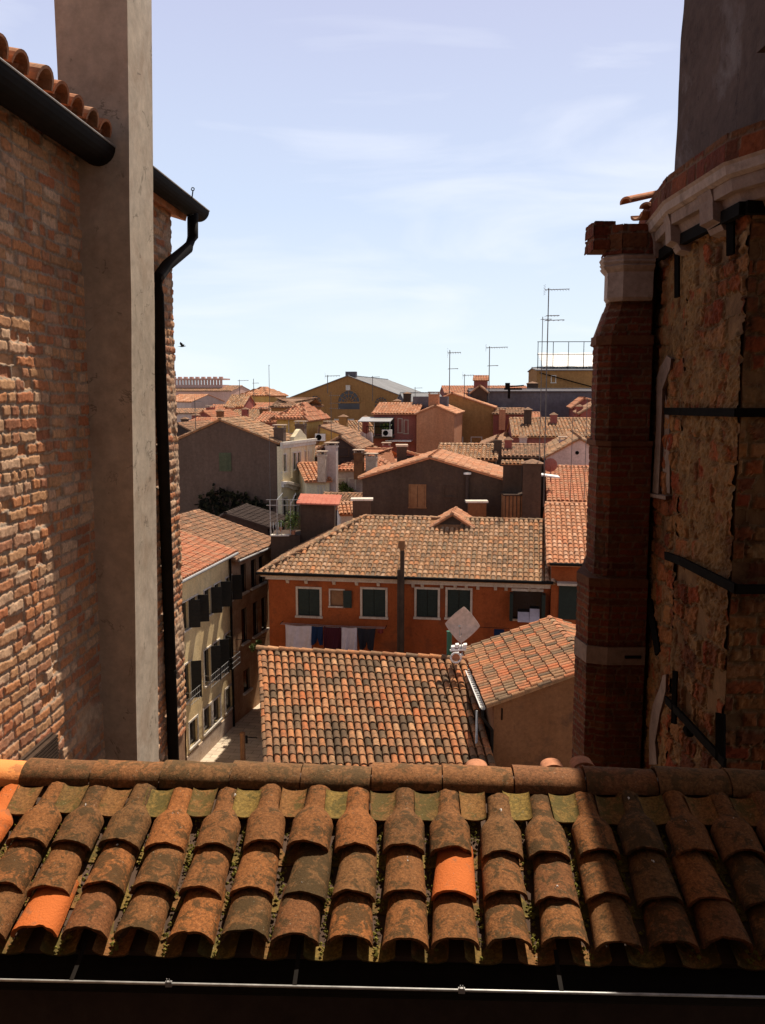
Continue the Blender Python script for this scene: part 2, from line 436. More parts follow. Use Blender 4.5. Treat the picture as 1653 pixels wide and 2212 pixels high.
for nm, c in (('cloth_white', (.50,.41,.42)), ('cloth_blue', (.012,.022,.055)), ('cloth_red', (.05,.010,.015)), ('cloth_dark', (.02,.018,.022)), ('cloth_rust', (.22,.04,.03))):
    M[nm] = flat(nm, c, .9, .12, 5, spec=.1)

# ------------------------------------------------------------------ tiles
def tile_proto(seg, ls, w0, w1, L, h, th, neck=None, concave=False):
    """one barrel tile: x across, y up the slope, z out of the roof. w0/w1 half widths at the lower/upper end"""
    V = []
    for j in range(ls + 1):
        t = j / ls
        w = w0 + (w1 - w0) * t
        hh = h * (1 - 0.16 * t)
        if neck is not None:
            k = min(max((t - neck[0]) / (neck[1] - neck[0]), 0), 1); k = k * k * (3 - 2 * k)
            w = w0 + (neck[2] - w0) * k; hh = h * (1 - .22 * k)
        for i in range(seg + 1):
            a = math.pi * i / seg
            cx, sx = math.cos(a), math.sin(a)
            z = hh * (abs(sx) ** 0.85)
            if concave: z = hh * (1 - sx)
            V.append((-w * cx, t * L, z))
    V = np.array(V); n = seg + 1
    Q = [(j * n + i, j * n + i + 1, (j + 1) * n + i + 1, (j + 1) * n + i) for j in range(ls) for i in range(seg)]
    if th > 0:          # a lip at the lower end, and an underside
        k = len(V)
        inner = V[:n].copy()
        if concave: inner[:, 2] -= th
        else:
            inner[:, 0] *= (w0 - th) / w0; inner[:, 2] = np.maximum(inner[:, 2] - th, 0)
        V = np.vstack([V, V[:n], inner, inner + np.array([0, L * .5, 0])])
        Q += [(k + i + 1, k + i, k + n + i, k + n + i + 1) for i in range(seg)]
        Q += [(k + n + i + 1, k + n + i, k + 2 * n + i, k + 2 * n + i + 1) for i in range(seg)]
    return V, np.array(Q)

def stamp(mb, proto, pos, X, Y, Z, jit=0.0, col=None, scale=1.0):
    """copies of one tile merged: pos (N,3)"""
    V, Q = proto; N = len(pos)
    if N == 0: return
    ang = rng.normal(0, jit, N); tilt = rng.normal(0, jit * .6, N)
    ca, sa = np.cos(ang), np.sin(ang)
    P = np.repeat(V[None], N, 0).copy()
    sc = 1 + rng.normal(0, .02, N)
    x = P[:, :, 0] * sc[:, None]; y = P[:, :, 1]; z = P[:, :, 2] * (1 + rng.normal(0, .05, N))[:, None]
    x2 = x * ca[:, None] - y * sa[:, None]; y2 = x * sa[:, None] + y * ca[:, None]
    z2 = z + x * tilt[:, None]
    W = x2[..., None] * X + y2[..., None] * Y + z2[..., None] * Z + pos[:, None, :]
    QQ = (Q[None] + (np.arange(N) * len(V))[:, None, None]).reshape(-1, 4)
    if col is None:
        col = np.stack([rng.random(N), rng.random(N), np.zeros(N)], 1)
    C = np.repeat(col, len(V), 0)
    mb.add(W.reshape(-1, 3), quads=QQ, c=C)

def tile_field(mb, O, u, s, W, S, k0=0.0, k1=0.0, pitch=.24, exp=.36, seg=4, pans=True, h=.085, th=.02, jit=.02, ls=1, top=0.0, cut=None):
    """O: lower left corner, u along the eave, s up the slope; covers rows of tiles on a trapezoid"""
    O, u, s = (np.asarray(k, float) for k in (O, u, s))
    u = u / np.linalg.norm(u); s = s / np.linalg.norm(s); n = np.cross(u, s)
    nc = max(int(round(W / pitch)), 1); p = W / nc
    nr = max(int(math.ceil(S / exp)), 1); e = S / nr
    L = e * 1.22
    lift = .030
    s_t = s * math.cos(.06) + n * 0; ci = np.arange(nc)
    down = s - n * (lift / L)         # each tile lies on the one below: lower end raised
    cov = tile_proto(seg, ls, p * .43, p * .36, L, h, th)
    pan = tile_proto(max(seg - 1, 2), 1, p * .40, p * .44, L, h * .6, 0, concave=True)
    wob = rng.normal(0, .012, nc)
    for j in range(nr):
        sj = j * e
        uc = (ci + .5) * p
        ok = (uc > k0 * sj - p * .2) & (uc < W - k1 * sj + p * .2)
        if cut is not None: ok &= ~cut(uc, sj)
        if ok.any():
            q = O + np.outer(uc[ok], u) + s * (sj) + n * (lift + .012) + np.outer(wob[ok] + rng.normal(0, .008, ok.sum()), s)
            stamp(mb, cov, q, u, down, n, jit)
        if pans:
            up = ci * p
            ok = (up > k0 * sj) & (up < W - k1 * sj)
            if cut is not None: ok &= ~cut(up, sj)
            if ok.any():
                q = O + np.outer(up[ok], u) + s * sj + n * .004
                stamp(mb, pan, q, u, s - n * (.015 / L), n, jit * .5, np.tile([.04, .9, 0], (len(q), 1)))  # darkest clay for channels: shade between columns put into colour, plus dirt

def caps(mb, P, Q, r=.12, L=.40, seg=6, th=.02, col=None):
    """ridge or hip tiles from P to Q"""
    P, Q = np.asarray(P, float), np.asarray(Q, float)
    d = Q - P; D = np.linalg.norm(d); d /= D
    x = np.cross(d, (0, 0, 1.)); x /= np.linalg.norm(x); z = np.cross(x, d)
    n = max(int(round(D / L)), 1); e = D / n
    pr = tile_proto(seg, 1, r, r * .86, e * 1.12, r * .8, th)
    pos = np.array([P + d * (i * e) - z * .03 for i in range(n)])
    stamp(mb, pr, pos, x, d - z * (.018 / e), z, .015, col)

def slab(mb, pts, th=.10):
    """flat board under the tiles; pts counter-clockwise seen from above"""
    P = np.asarray(pts, float)
    n = np.cross(P[1] - P[0], P[2] - P[1]); n /= np.linalg.norm(n)
    if n[2] < 0: P = P[::-1]; n = -n
    k = len(P)
    mb.add(np.vstack([P - n * th, P]), polys=[list(range(k))[::-1], list(range(k, 2 * k))],
           quads=[(i, (i + 1) % k, k + (i + 1) % k, k + i) for i in range(k)], c=(.5, .5, 0))

# ------------------------------------------------------------------ houses
def holed(mb, L, W, z0, z1, holes, d=.14):
    """front sheet at b = 0 with real openings and reveals; L(a, b, z) -> point"""
    us = sorted({0.0, W} | {max(min(x, W), 0) for h in holes for x in (h[0], h[1])})
    zs = sorted({z0, z1} | {max(min(x, z1), z0) for h in holes for x in (h[2], h[3])})
    for a0, a1 in zip(us, us[1:]):
        for b0, b1 in zip(zs, zs[1:]):
            if a1 - a0 < 1e-5 or b1 - b0 < 1e-5: continue
            cu, cz = (a0 + a1) / 2, (b0 + b1) / 2
            if any(h[0] < cu < h[1] and h[2] < cz < h[3] for h in holes): continue
            mb.add([L(a0, 0, b0), L(a1, 0, b0), L(a1, 0, b1), L(a0, 0, b1)], quads=[(0, 1, 2, 3)])
    for a0, a1, b0, b1 in holes:
        for p, q in (((a0, b0), (a0, b1)), ((a0, b1), (a1, b1)), ((a1, b1), (a1, b0)), ((a1, b0), (a0, b0))):
            mb.add([L(p[0], 0, p[1]), L(q[0], 0, q[1]), L(q[0], d, q[1]), L(p[0], d, p[1])], quads=[(0, 1, 2, 3)])
        mb.add([L(a0, d, b0), L(a1, d, b0), L(a1, d, b1), L(a0, d, b1)], quads=[(0, 1, 2, 3)])

class House:
    """A, B: plan points of the front wall, left and right as seen from outside; ze eave height, zr ridge height"""
    def __init__(s, name, label, cat, A, B, depth, ze, zr, kind, wall, tile, group=None, z0=0.0, holes=(), holes_px=(), over=.28,
                 pitch=.24, exp=.36, seg=4, pans=False, frac=.5, hipl=0, hipr=0, sides=None, h=.085, tiles=True, cut=None, roof_name='roof', capr=.13, side_holes=(), ls=1):
        A, B = np.array(A[:2], float), np.array(B[:2], float)
        s.W = float(np.linalg.norm(B - A)); s.A = A; s.u = (B - A) / s.W
        s.w = np.array([-s.u[1], s.u[0]]); s.depth = depth; s.ze = ze; s.zr = zr; s.z0 = z0
        s.root = thing(name, label, cat, (A[0], A[1], z0), group)
        W, D = s.W, depth
        L = s.L
        hl = list(holes) + [s.rect(*q) for q in holes_px]
        s.holes = hl
        ztop = ze
        # walls
        mb = MB()
        holed(mb, L, W, z0, ze, hl)
        sh = list(side_holes)
        for (a0, b0, a1, b1) in ((W, 0, W, D), (W, D, 0, D), (0, D, 0, 0)):
            mb.add([L(a0, b0, z0), L(a1, b1, z0), L(a1, b1, ze), L(a0, b0, ze)], quads=[(0, 1, 2, 3)])
        u3, w3 = np.append(s.u, 0), np.append(s.w, 0)
        rf = MB(); cp = MB()
        up = np.array([0, 0, 1.])
        if kind == 'gable':
            ax = W * frac
            for b in (0, D):
                mb.add([L(0, b, ze), L(W, b, ze), L(ax, b, zr)], tris=[(0, 1, 2)])
            for side in (0, 1):
                x0 = 0 if side == 0 else W
                sl = math.hypot(ax - x0, zr - ze)
                dirx = (ax - x0); sv = (u3 * dirx + up * (zr - ze)) / sl
                ov = over
                o = L(x0, 0, ze) - sv * ov - w3 * over * .6
                n = np.cross(w3, sv); n = n if n[2] > 0 else -n
                o = o + n * .10
                ulen = D + over * 1.2; slen = sl + ov
                slab(rf, [o, o + w3 * ulen, o + w3 * ulen + sv * slen, o + sv * slen])
                if tiles:
                    if side == 0: tile_field(rf, o + w3 * ulen, -w3, sv, ulen, slen, 0, 0, pitch, exp, seg, pans, h, cut=cut if side == 0 else None, ls=ls)
                    else: tile_field(rf, o, w3, sv, ulen, slen, 0, 0, pitch, exp, seg, pans, h, ls=ls)
                    nv = n * .03
                    caps(rf, o + nv + w3 * .04, o + sv * slen + nv + w3 * .04, capr * .75, exp * 1.05)
            caps(rf, L(ax, -over * .6, zr) + up * .16, L(ax, D + over * .6, zr) + up * .16, capr, .42)
        elif kind in ('eave', 'hip'):
            hb = D * frac
            sl = math.hypot(hb, zr - ze)
            sv = (w3 * hb + up * (zr - ze)) / sl
            n = np.cross(u3, sv)
            slen = sl + over
            kk0 = hipl / sl if hipl else 0; kk1 = hipr / sl if hipr else 0
            o = L(0, 0, ze) - sv * over + n * .10 - u3 * (kk0 * over if hipl else over * .5)
            wlen = W + (kk0 * over if hipl else over * .5) + (kk1 * over if hipr else over * .5)
            e1 = o + u3 * wlen
            slab(rf, [o, e1, e1 + sv * slen - u3 * kk1 * slen, o + sv * slen + u3 * kk0 * slen])
            if tiles: tile_field(rf, o, u3, sv, wlen, slen, kk0, kk1, pitch, exp, seg, pans, h, cut=cut, ls=ls)
            # back slope
            hb2 = D - hb; sl2 = math.hypot(hb2, zr - ze); sv2 = (-w3 * hb2 + up * (zr - ze)) / sl2
            n2 = np.cross(-u3, sv2); q0, q1 = hipl / sl2, hipr / sl2
            o2 = L(W, D, ze) - sv2 * over + n2 * .10 + u3 * (q1 * over if hipr else over * .5)
            wl2 = W + (q0 * over if hipl else over * .5) + (q1 * over if hipr else over * .5)
            slab(rf, [o2, o2 - u3 * wl2, o2 - u3 * wl2 + sv2 * (sl2 + over) + u3 * q0 * (sl2 + over), o2 + sv2 * (sl2 + over) - u3 * q1 * (sl2 + over)])
            for hp, x0, sg in ((hipl, 0, 1), (hipr, W, -1)):
                if hp:
                    sl3 = math.hypot(hp, zr - ze); sv3 = (u3 * sg * hp + up * (zr - ze)) / sl3
                    k0, k1 = hb2 / sl3, hb / sl3
                    if sg == 1:
                        o3 = L(0, D, ze) - sv3 * over + w3 * k0 * over; ud = -w3
                    else:
                        o3 = L(W, 0, ze) - sv3 * over - w3 * k1 * over; ud = w3; k0, k1 = k1, k0
                    n3 = np.cross(ud, sv3); o3 = o3 + n3 * .10
                    wl3 = D + (k0 + k1) * over
                    e3 = o3 + ud * wl3; s3 = sl3 + over
                    slab(rf, [o3, e3, e3 + sv3 * s3 - ud * k1 * s3, o3 + sv3 * s3 + ud * k0 * s3])
                    if tiles: tile_field(rf, o3, ud, sv3, wl3, s3, k0, k1, pitch, exp, seg, pans, h, ls=ls)
                    corner = o if sg == 1 else e1
                    apex = corner + sv * slen + u3 * (kk0 * slen if sg == 1 else -kk1 * slen)
                    caps(rf, corner + n * .04 + up * .02, apex + n * .04 + up * .04, capr * .9, .40)
            else_l = not hipl; else_r = not hipr
            if not hipl or not hipr:
                for x in ([0] if not hipl else []) + ([W] if not hipr else []):
                    mb.add([L(x, 0, ze), L(x, D, ze), L(x, hb, zr)], tris=[(0, 1, 2)])
                    if tiles:
                        cx = o + u3 * .05 if x == 0 else e1 - u3 * .05
                        caps(rf, cx + n * .03, cx + sv * slen + n * .03, capr * .75, exp * 1.05)
            if tiles or True:
                r0 = o + sv * slen + u3 * kk0 * slen; r1 = e1 + sv * slen - u3 * kk1 * slen
                caps(rf, r0 + up * .05, r1 + up * .05, capr, .42)
            s.o, s.sv, s.slen, s.n = o, sv, slen, n
        elif kind == 'shed':             # slope rises from the front
            sl = math.hypot(D, zr - ze); sv = (w3 * D + up * (zr - ze)) / sl
            n = np.cross(u3, sv); slen = sl + over * 2
            o = L(0, 0, ze) - sv * over + n * .10 - u3 * over * .5; wlen = W + over
            for x in (0, W):
                mb.add([L(x, 0, ze), L(x, D, ze), L(x, D, zr)], tris=[(0, 1, 2)])
            mb.add([L(0, D, ze), L(W, D, ze), L(W, D, zr), L(0, D, zr)], quads=[(0, 1, 2, 3)])
            slab(rf, [o, o + u3 * wlen, o + u3 * wlen + sv * slen, o + sv * slen])
            if tiles: tile_field(rf, o, u3, sv, wlen, slen, 0, 0, pitch, exp, seg, pans, h, cut=cut, ls=ls)
            for cx in (o + u3 * .05, o + u3 * (wlen - .05)):
                if tiles: caps(rf, cx + n * .03, cx + sv * slen + n * .03, capr * .75, exp * 1.05)
            if tiles: caps(rf, o + sv * slen + n * .03, o + sv * slen + u3 * wlen + n * .03, capr, .42)
            s.o, s.sv, s.slen, s.n = o, sv, slen, n
        elif kind == 'flat':
            mb.add([L(0, 0, ze), L(W, 0, ze), L(W, D, ze), L(0, D, ze)], quads=[(0, 1, 2, 3)])
        s.wall = mb.build('wall', M[wall] if isinstance(wall, str) else wall, s.root)
        s.roof = rf.build(roof_name, M[tile], s.root) if rf.V else None
    def L(s, a, b, z):
        p = s.A + s.u * a + s.w * b
        return np.array([p[0], p[1], z])
    def hit(s, px, py, b=0.0):
        r = ray(px, py); o = s.L(0, b, 0)
        n = np.append(s.w, 0)
        t = (o @ n - np.array([0, 0, CAMZ]) @ n) / (r @ n)
        p = np.array([0, 0, CAMZ]) + r * t
        return float((p[:2] - s.A) @ s.u), float(p[2])
    def side(s, px, py, right=True):
        """hit on the right (or left) side wall: distance from the front, height"""
        r = ray(px, py); o = s.L(s.W if right else 0, 0, 0); n = np.append(s.u, 0)
        t = (o @ n - np.array([0, 0, CAMZ]) @ n) / (r @ n)
        p = np.array([0, 0, CAMZ]) + r * t
        return float((p[:2] - s.A) @ s.w), float(p[2])
    def rect(s, x0, y0, x1, y1):
        a0, z1 = s.hit(x0, (y0 + y1) / 2)[0], s.hit((x0 + x1) / 2, y0)[1]
        a1, z0 = s.hit(x1, (y0 + y1) / 2)[0], s.hit((x0 + x1) / 2, y1)[1]
        return (a0, a1, z0, z1)
    def bx(s, mb, a0, a1, b0, b1, z0, z1, c=(.5, .5, .5)):
        mb.obox(s.L(a0, b0, z0), np.append(s.u, 0) * (a1 - a0), np.append(s.w, 0) * (b1 - b0), (0, 0, z1 - z0), c)
    def window(s, q, frame='shade_trim', pane='glass', fw=.09, shut=None, sill=True, leaves=2, label=None, proud=.04, recess=.10, lintel=True, open_leaf=False, mull=False):
        a0, a1, z0, z1 = q
        f = MB()
        if frame:
            s.bx(f, a0 - fw, a0, -proud, .02, z0 - .0, z1 + fw); s.bx(f, a1, a1 + fw, -proud, .02, z0, z1 + fw)
            s.bx(f, a0, a1, -proud, .02, z1, z1 + fw)
            s.bx(f, a0 - fw * 1.4, a1 + fw * 1.4, -proud - .05, .02, z0 - fw, z0)
        else:
            t = .03
            s.bx(f, a0, a0 + t, .02, .06, z0, z1); s.bx(f, a1 - t, a1, .02, .06, z0, z1)
            s.bx(f, a0 + t, a1 - t, .02, .06, z1 - t, z1); s.bx(f, a0 + t, a1 - t, .02, .06, z0, z0 + t)
        w = f.build('window', M[frame or 'dark_wood'], s.root)
        if label: w['label'] = label
        p = MB(); s.bx(p, a0 + .005, a1 - .005, recess, recess + .02, z0 + .005, z1 - .005)
        if mull:
            pass
        p.build('pane', M[pane], w)
        if mull:
            m = MB(); c = (a0 + a1) / 2
            s.bx(m, c - .025, c + .025, recess - .03, recess, z0, z1)
            for k in (1, 2): s.bx(m, a0, a1, recess - .025, recess - .003, z0 + (z1 - z0) * k / 3 - .015, z0 + (z1 - z0) * k / 3 + .015)
            m.build('mullion', M['dark_wood'], w)
        if shut:
            n = leaves
            for k in range(n):
                m = MB()
                x0 = a0 + (a1 - a0) * k / n + .012; x1 = a0 + (a1 - a0) * (k + 1) / n - .012
                s.bx(m, x0, x1, .035, .07, z0 + .01, z1 - .01)
                nb = 7
                for i in range(nb):          # battens
                    zz = z0 + .06 + (z1 - z0 - .12) * i / (nb - 1)
                    s.bx(m, x0 + .04, x1 - .04, .022, .034, zz - .02, zz + .02)
                m.build('shutter', M[shut], w)
        return w
    def open_shutters(s, w, q, mat='black_shutter', ang=90, sides=(0, 1), lw=None):
        a0, a1, z0, z1 = q
        lw = lw or (a1 - a0) / 2
        for sd in sides:
            m = MB(); al = R(ang)
            x = a0 if sd == 0 else a1
            d = (-1 if sd == 0 else 1) * math.cos(al)
            e = s.u * d - s.w * math.sin(al)
            e3 = np.append(e, 0); pr = np.append(np.array([-e[1], e[0]]), 0)
            m.obox(s.L(x, -.03, z0) - pr * .02, e3 * lw, pr * .04, (0, 0, z1 - z0))
            for i in range(6):
                zz = z0 + .08 + (z1 - z0 - .16) * i / 5
                m.obox(s.L(x, -.03, zz - .02) - pr * .032 + e3 * .04, e3 * (lw - .08), pr * .064, (0, 0, .04))
            m.build('shutter', M[mat], w)

def chimney(parent, p, w, d, h, mat, cap='slab', hd=9.5, capmat='tile_brown', name='chimney'):
    """masonry stack standing at p; parts of a house"""
    u = np.array([math.cos(R(hd)), -math.sin(R(hd)), 0]); v = np.array([math.sin(R(hd)), math.cos(R(hd)), 0])
    p = np.asarray(p, float)
    m = MB()
    o = p - u * w / 2 - v * d / 2
    m.obox(o, u * w, v * d, (0, 0, h - .12))
    m.obox(o - (u + v) * .04 + np.array([0, 0, h - .12]), u * (w + .08), v * (d + .08), (0, 0, .12))
    ch = m.build(name, M[mat], parent)
    c = MB(); top = p + np.array([0, 0, h])
    if cap == 'slab':
        for sx in (-1, 1):
            for sy in (-1, 1):
                c.obox(top + u * (sx * (w / 2 - .05) - .04) + v * (sy * (d / 2 - .05) - .04), u * .08, v * .08, (0, 0, .18))
        c.obox(top - u * (w / 2 + .08) - v * (d / 2 + .08) + np.array([0, 0, .18]), u * (w + .16), v * (d + .16), (0, 0, .06))
        c.build('chimney_cap', M['shade_trim'], ch)
    elif cap == 'tiles':
        hw = w / 2 + .12; rise = .16
        for sg in (-1, 1):
            sv = np.array(v * -sg * (d / 2 + .1) + np.array([0, 0, rise])); sl = np.linalg.norm(sv)
            oo = top + v * sg * (d / 2 + .1) - u * hw * (1 if sg == -1 else -1)
            ud = u if sg == -1 else -u
            slab(c, [oo, oo + ud * 2 * hw, oo + ud * 2 * hw + sv, oo + sv], .05)
            tile_field(c, oo, ud, sv, 2 * hw, sl, 0, 0, .2, .3, 4, False, .07)
        caps(c, top - u * hw + np.array([0, 0, rise]), top + u * hw + np.array([0, 0, rise]), .09, .3)
        c.build('chimney_cap', M[capmat], ch)
    elif cap == 'pent':
        c.loft([[top + u * (sx * (w / 2 + .1)) + v * (sy * (d / 2 + .1)) for sx, sy in ((-1, -1), (1, -1), (1, 1), (-1, 1))],
                [top + u * (sx * .05) + v * (sy * .05) + np.array([0, 0, .22]) for sx, sy in ((-1, -1), (1, -1), (1, 1), (-1, 1))]])
        c.build('chimney_cap', M[capmat], ch)
    return ch

def antenna(label, foot, H, els, group='television antennas on the rooftops', r=.022, name='tv_antenna', hd=0.0):
    """mast with booms: els = (height from the top, boom length to the right, element count, element half length, kind)"""
    foot = np.asarray(foot, float)
    rt = thing(name, label, 'antenna', foot, group)
    m = MB(); m.tube([foot, foot + np.array([0, 0, H])], [r * 1.2, r], 6); m.build('mast', M['mast'], rt)
    a = R(hd)
    for (dz, bl, n, half, kind) in els:
        m = MB(); c = foot + np.array([0, 0, H - dz])
        d = np.array([math.cos(a), math.sin(a), 0]); q = np.array([-d[1], d[0], 0]) if kind == 'h' else np.array([0, 0, 1.])
        if kind == 'x': q = np.array([-d[1], d[0], .35])
        m.tube([c - d * bl * .18, c + d * bl + np.array([0, 0, bl * .04])], r * .7, 5)
        for k in range(n):
            pp = c + d * (-bl * .15 + bl * 1.1 * k / max(n - 1, 1)); hh = half * (1 - .35 * k / max(n, 1))
            m.tube([pp - q * hh, pp + q * hh], r * .35, 4)
        if kind == 'x':       # grid reflector
            for g in range(-3, 4):
                m.tube([c - d * bl * .2 + np.array([0, 0, g * half * .3]) - np.array([-d[1], d[0], 0]) * half, c - d * bl * .2 + np.array([0, 0, g * half * .3]) + np.array([-d[1], d[0], 0]) * half], r * .3, 4)
        m.build('boom', M['mast'], rt)
    return rt

def plant(label, cat, c, rad, n=260, sz=.07, name='potted_plant', pot=True, group=None, squash=1.0):
    c = np.asarray(c, float)
    rt = thing(name, label, cat, c, group)
    m = MB(); P = rng.normal(0, 1, (n, 3)); P /= np.linalg.norm(P, axis=1)[:, None]; P *= (rng.random(n) ** .45)[:, None] * np.array([rad, rad, rad * squash])
    P += rng.normal(0, rad * .1, P.shape)
    for p in P:
        a = rng.normal(0, 1, 3); a /= np.linalg.norm(a); b = np.cross(a, rng.normal(0, 1, 3)); b /= np.linalg.norm(b)
        q = c + p + np.array([0, 0, rad * squash]); s_ = sz * (.6 + .8 * rng.random())
        m.add([q - a * s_, q - b * s_ * .5, q + a * s_, q + b * s_ * .5], quads=[(0, 1, 2, 3)], c=(rng.random(), 0, 0))
    m.build('foliage', M['leaf'], rt)
    st = MB()
    for k in range(5):
        e = P[k] * .7; st.tube([c + np.array([0, 0, .02]), c + e * .5 + np.array([0, 0, rad * squash * .6]), c + e + np.array([0, 0, rad * squash])], [.012, .009, .004], 5)
    st.build('stem', M['dark_wood'], rt)
    if pot:
        p = MB(); p.tube([c - np.array([0, 0, .25]), c - np.array([0, 0, .02])], [rad * .3, rad * .42], 10); p.build('pot', M['tile_red'], rt)
    return rt
# ------------------------------------------------------------------ brickwork modelled as relief
def brick_relief(O, u, n, U, z0, z1, res, bl, bh, seed, mortar=.012, depth=.014, rough=.006, smear=.3, warp=.02, chip=.12, wrap=None, vary=.25, res_z=None):
    """sheet from O along u (length U) and z0..z1, relief along n. returns V, Q, C"""
    O, u, n = (np.asarray(k, float) for k in (O, u, n))
    nu = max(int(U / res), 2) + 1; nz = max(int((z1 - z0) / (res_z or res)), 2) + 1
    a = np.linspace(0, U, nu); b = np.linspace(z0, z1, nz)
    A, B = np.meshgrid(a, b)
    A2 = A + warp * (fbm(A * 2.2 + 5, B * 2.2 + 9, seed, 3) - .5) * 2 + .012 * (fbm(A * 14, B * 14, seed + 3, 2) - .5)
    B2 = B + warp * (fbm(A * 1.6 + 31, B * 2.0 + 3, seed + 7, 3) - .5) * 2 + .010 * (fbm(A * 12 + 8, B * 12, seed + 5, 2) - .5)
    j = np.floor(B2 / bh).astype(int)
    off = hsh(j + 1000, j * 3 + 77, seed) * bl + (j % 2) * bl * .5
    ll = bl * (1 - vary / 2 + vary * hsh(j + 500, j * 7 + 5, seed + 1))
    i = np.floor((A2 + off) / ll).astype(int)
    fx = (A2 + off) / ll - i; fz = B2 / bh - j
    # some bricks laid head-on: split in two
    half = hsh(i * 5 + 3000, j * 11 + 2000, seed + 2) < .35
    sub = (fx > .5) & half
    fxx = np.where(half, (fx * 2) % 1, fx); lx = np.where(half, ll / 2, ll)
    idr = hsh(i * 2 + sub + 4000, j * 13 + 4000, seed + 3); idh = hsh(i * 2 + sub + 900, j * 17 + 800, seed + 4)
    d = np.minimum(np.minimum(fxx, 1 - fxx) * lx, np.minimum(fz, 1 - fz) * bh)
    d = d + (fbm(A * 36, B * 36, seed + 9, 4) - .5) * mortar * 2.2
    k = np.clip((d - mortar * .6) / (mortar * .38), 0, 1); k = k * k * (3 - 2 * k)
    gone = (idh < chip * .35)
    big = fbm(A * 1.3 + 3, B * 1.3 + 1, seed + 20, 4)
    sm = np.clip((big - (1 - smear)) / .12, 0, 1) if smear > 0 else np.zeros_like(A)
    sm = sm * np.clip((fbm(A * 9, B * 9, seed + 22, 4) - .30) / .15, 0, 1)
    h = depth * k * (.55 + .6 * idh) - np.where(gone, depth * 1.6 * k, 0)
    h = h * (1 - .75 * sm) + sm * depth * .9
    h = h + rough * (fbm(A * 30, B * 30, seed + 11, 4) - .5) * 2 + rough * 1.6 * (fbm(A * 8, B * 8, seed + 12, 3) - .5)
    if wrap is not None: h = h * 1.0
    V = O + A[..., None] * u + n * h[..., None]
    V[..., 2] += B
    C = np.stack([idr, np.clip(1 - k, 0, 1) * (1 - sm * .5), sm * .85], -1)
    ii = np.arange(nz - 1)[:, None] * nu + np.arange(nu - 1)[None]
    Q = np.stack([ii, ii + 1, ii + nu + 1, ii + nu], -1).reshape(-1, 4)
    if np.cross(u, (0, 0, 1.)) @ n < 0: Q = Q[:, ::-1]
    return V.reshape(-1, 3), Q, C.reshape(-1, 3)

# ================================================================== GROUND
mb = MB(); mb.add([(-3000, -3000, -.004), (3000, -3000, -.004), (3000, 3000, -.004), (-3000, 3000, -.004)], quads=[(0, 1, 2, 3)])
tag(mb.build('ground', M['soil']), kind='structure')
mb = MB(); mb.add([(-16, 14, 0), (-2, 14, 0), (-4.2, 52, 0), (-12, 56, 0)], quads=[(0, 1, 2, 3)])
tag(mb.build('street', M['paving']), kind='structure')

# ================================================================== NEAR ROOF (below the camera)
th = R(1.9)
uf = np.array([math.cos(th), -math.sin(th), 0]); wf = np.array([math.sin(th), math.cos(th), 0]); UP = np.array([0, 0, 1.])
E0 = np.array([0, 3.62, CAMZ - 2.535])
sl_ = R(20.5)
sv = wf * math.cos(sl_) + UP * math.sin(sl_); nf = np.cross(uf, sv)
near = thing('tiled_house', 'mossy barrel tiled roof right below the viewer with its gutter and ridge, nearest house', 'house', (0, 5.2, 0))
XL, XR = -2.75, 3.6
RS = .957                       # slope length up to the ridge tiles
mb = MB()
# boarding and walls
slab(mb, [E0 + uf * XL + sv * .03, E0 + uf * XR + sv * .03, E0 + uf * XR + sv * 1.12, E0 + uf * XL + sv * 1.12], .05)
RR = E0 + sv * 1.12
sb = wf * math.cos(sl_) - UP * math.sin(sl_)
slab(mb, [RR + uf * XL, RR + uf * XR, RR + uf * XR + sb * .30, RR + uf * XL + sb * .30], .05)
near_boards = mb.build('roof_deck', M['base_dark'], near)
mb = MB()
zb = E0[2] - .1
mb.obox(E0 + uf * XL + wf * .10 - UP * (E0[2]), uf * (XR - XL), wf * 1.15, (0, 0, zb))
mb.build('wall', M['darker_wall'], near)
PT = .2405
cov = MB(); pan = MB(); neckm = MB()
rows = [0.030, .272, .538]
Lr = [.325, .345, .43]
n0 = -13; n1 = 14
xoff = at(871, 2050, 3.6)[0]
rngf = np.random.default_rng(21)
def crow(row, L, w0, w1, h, lift, neck, ls):
    pos = []; cols = []
    for i in range(n0, n1 + 1):
        x = xoff + (i + .0) * PT
        nw = (row, i) in NEW
        pos.append(E0 + uf * (x + rngf.normal(0, .007)) + sv * (rows[row] + rngf.normal(0, .013)) + nf * (lift + .018))
        rr, gg = rngf.random(), rngf.random()
        cols.append((rr, gg, 1.0 if nw else 0.0))
    pr = tile_proto(18, ls, w0, w1, L, h, .015, neck)
    global rng
    stamp(cov, pr, np.array(pos), uf, sv - nf * (lift / L), nf, .032, np.array(cols))
NEW = {(0, -7), (1, 1), (2, -9)}
crow(0, Lr[0], .108, .090, .088, .046, None, 8)
crow(1, Lr[1], .106, .088, .084, .046, None, 8)
crow(2, Lr[2], .104, .085, .080, .046, (.44, .66, .064), 20)
def rough(m, amp, sc):
    V = np.concatenate(m.V); m.V = [V]
    m.C = [np.concatenate(m.C)]
    d = (fbm(V[:, 0] * sc + V[:, 2] * sc * 1.7, V[:, 1] * sc + 40, 5, 4) - .5) * 2 * amp
    e_ = (fbm(V[:, 0] * 22, V[:, 1] * 9 + 11, 8, 3) - .5) * 2 * amp * 1.8
    m.V = [V + nf * d[:, None] + sv * e_[:, None]]
rough(cov, .0065, 30)
cov.build('roof', M['tile_near'], near, smooth=True)
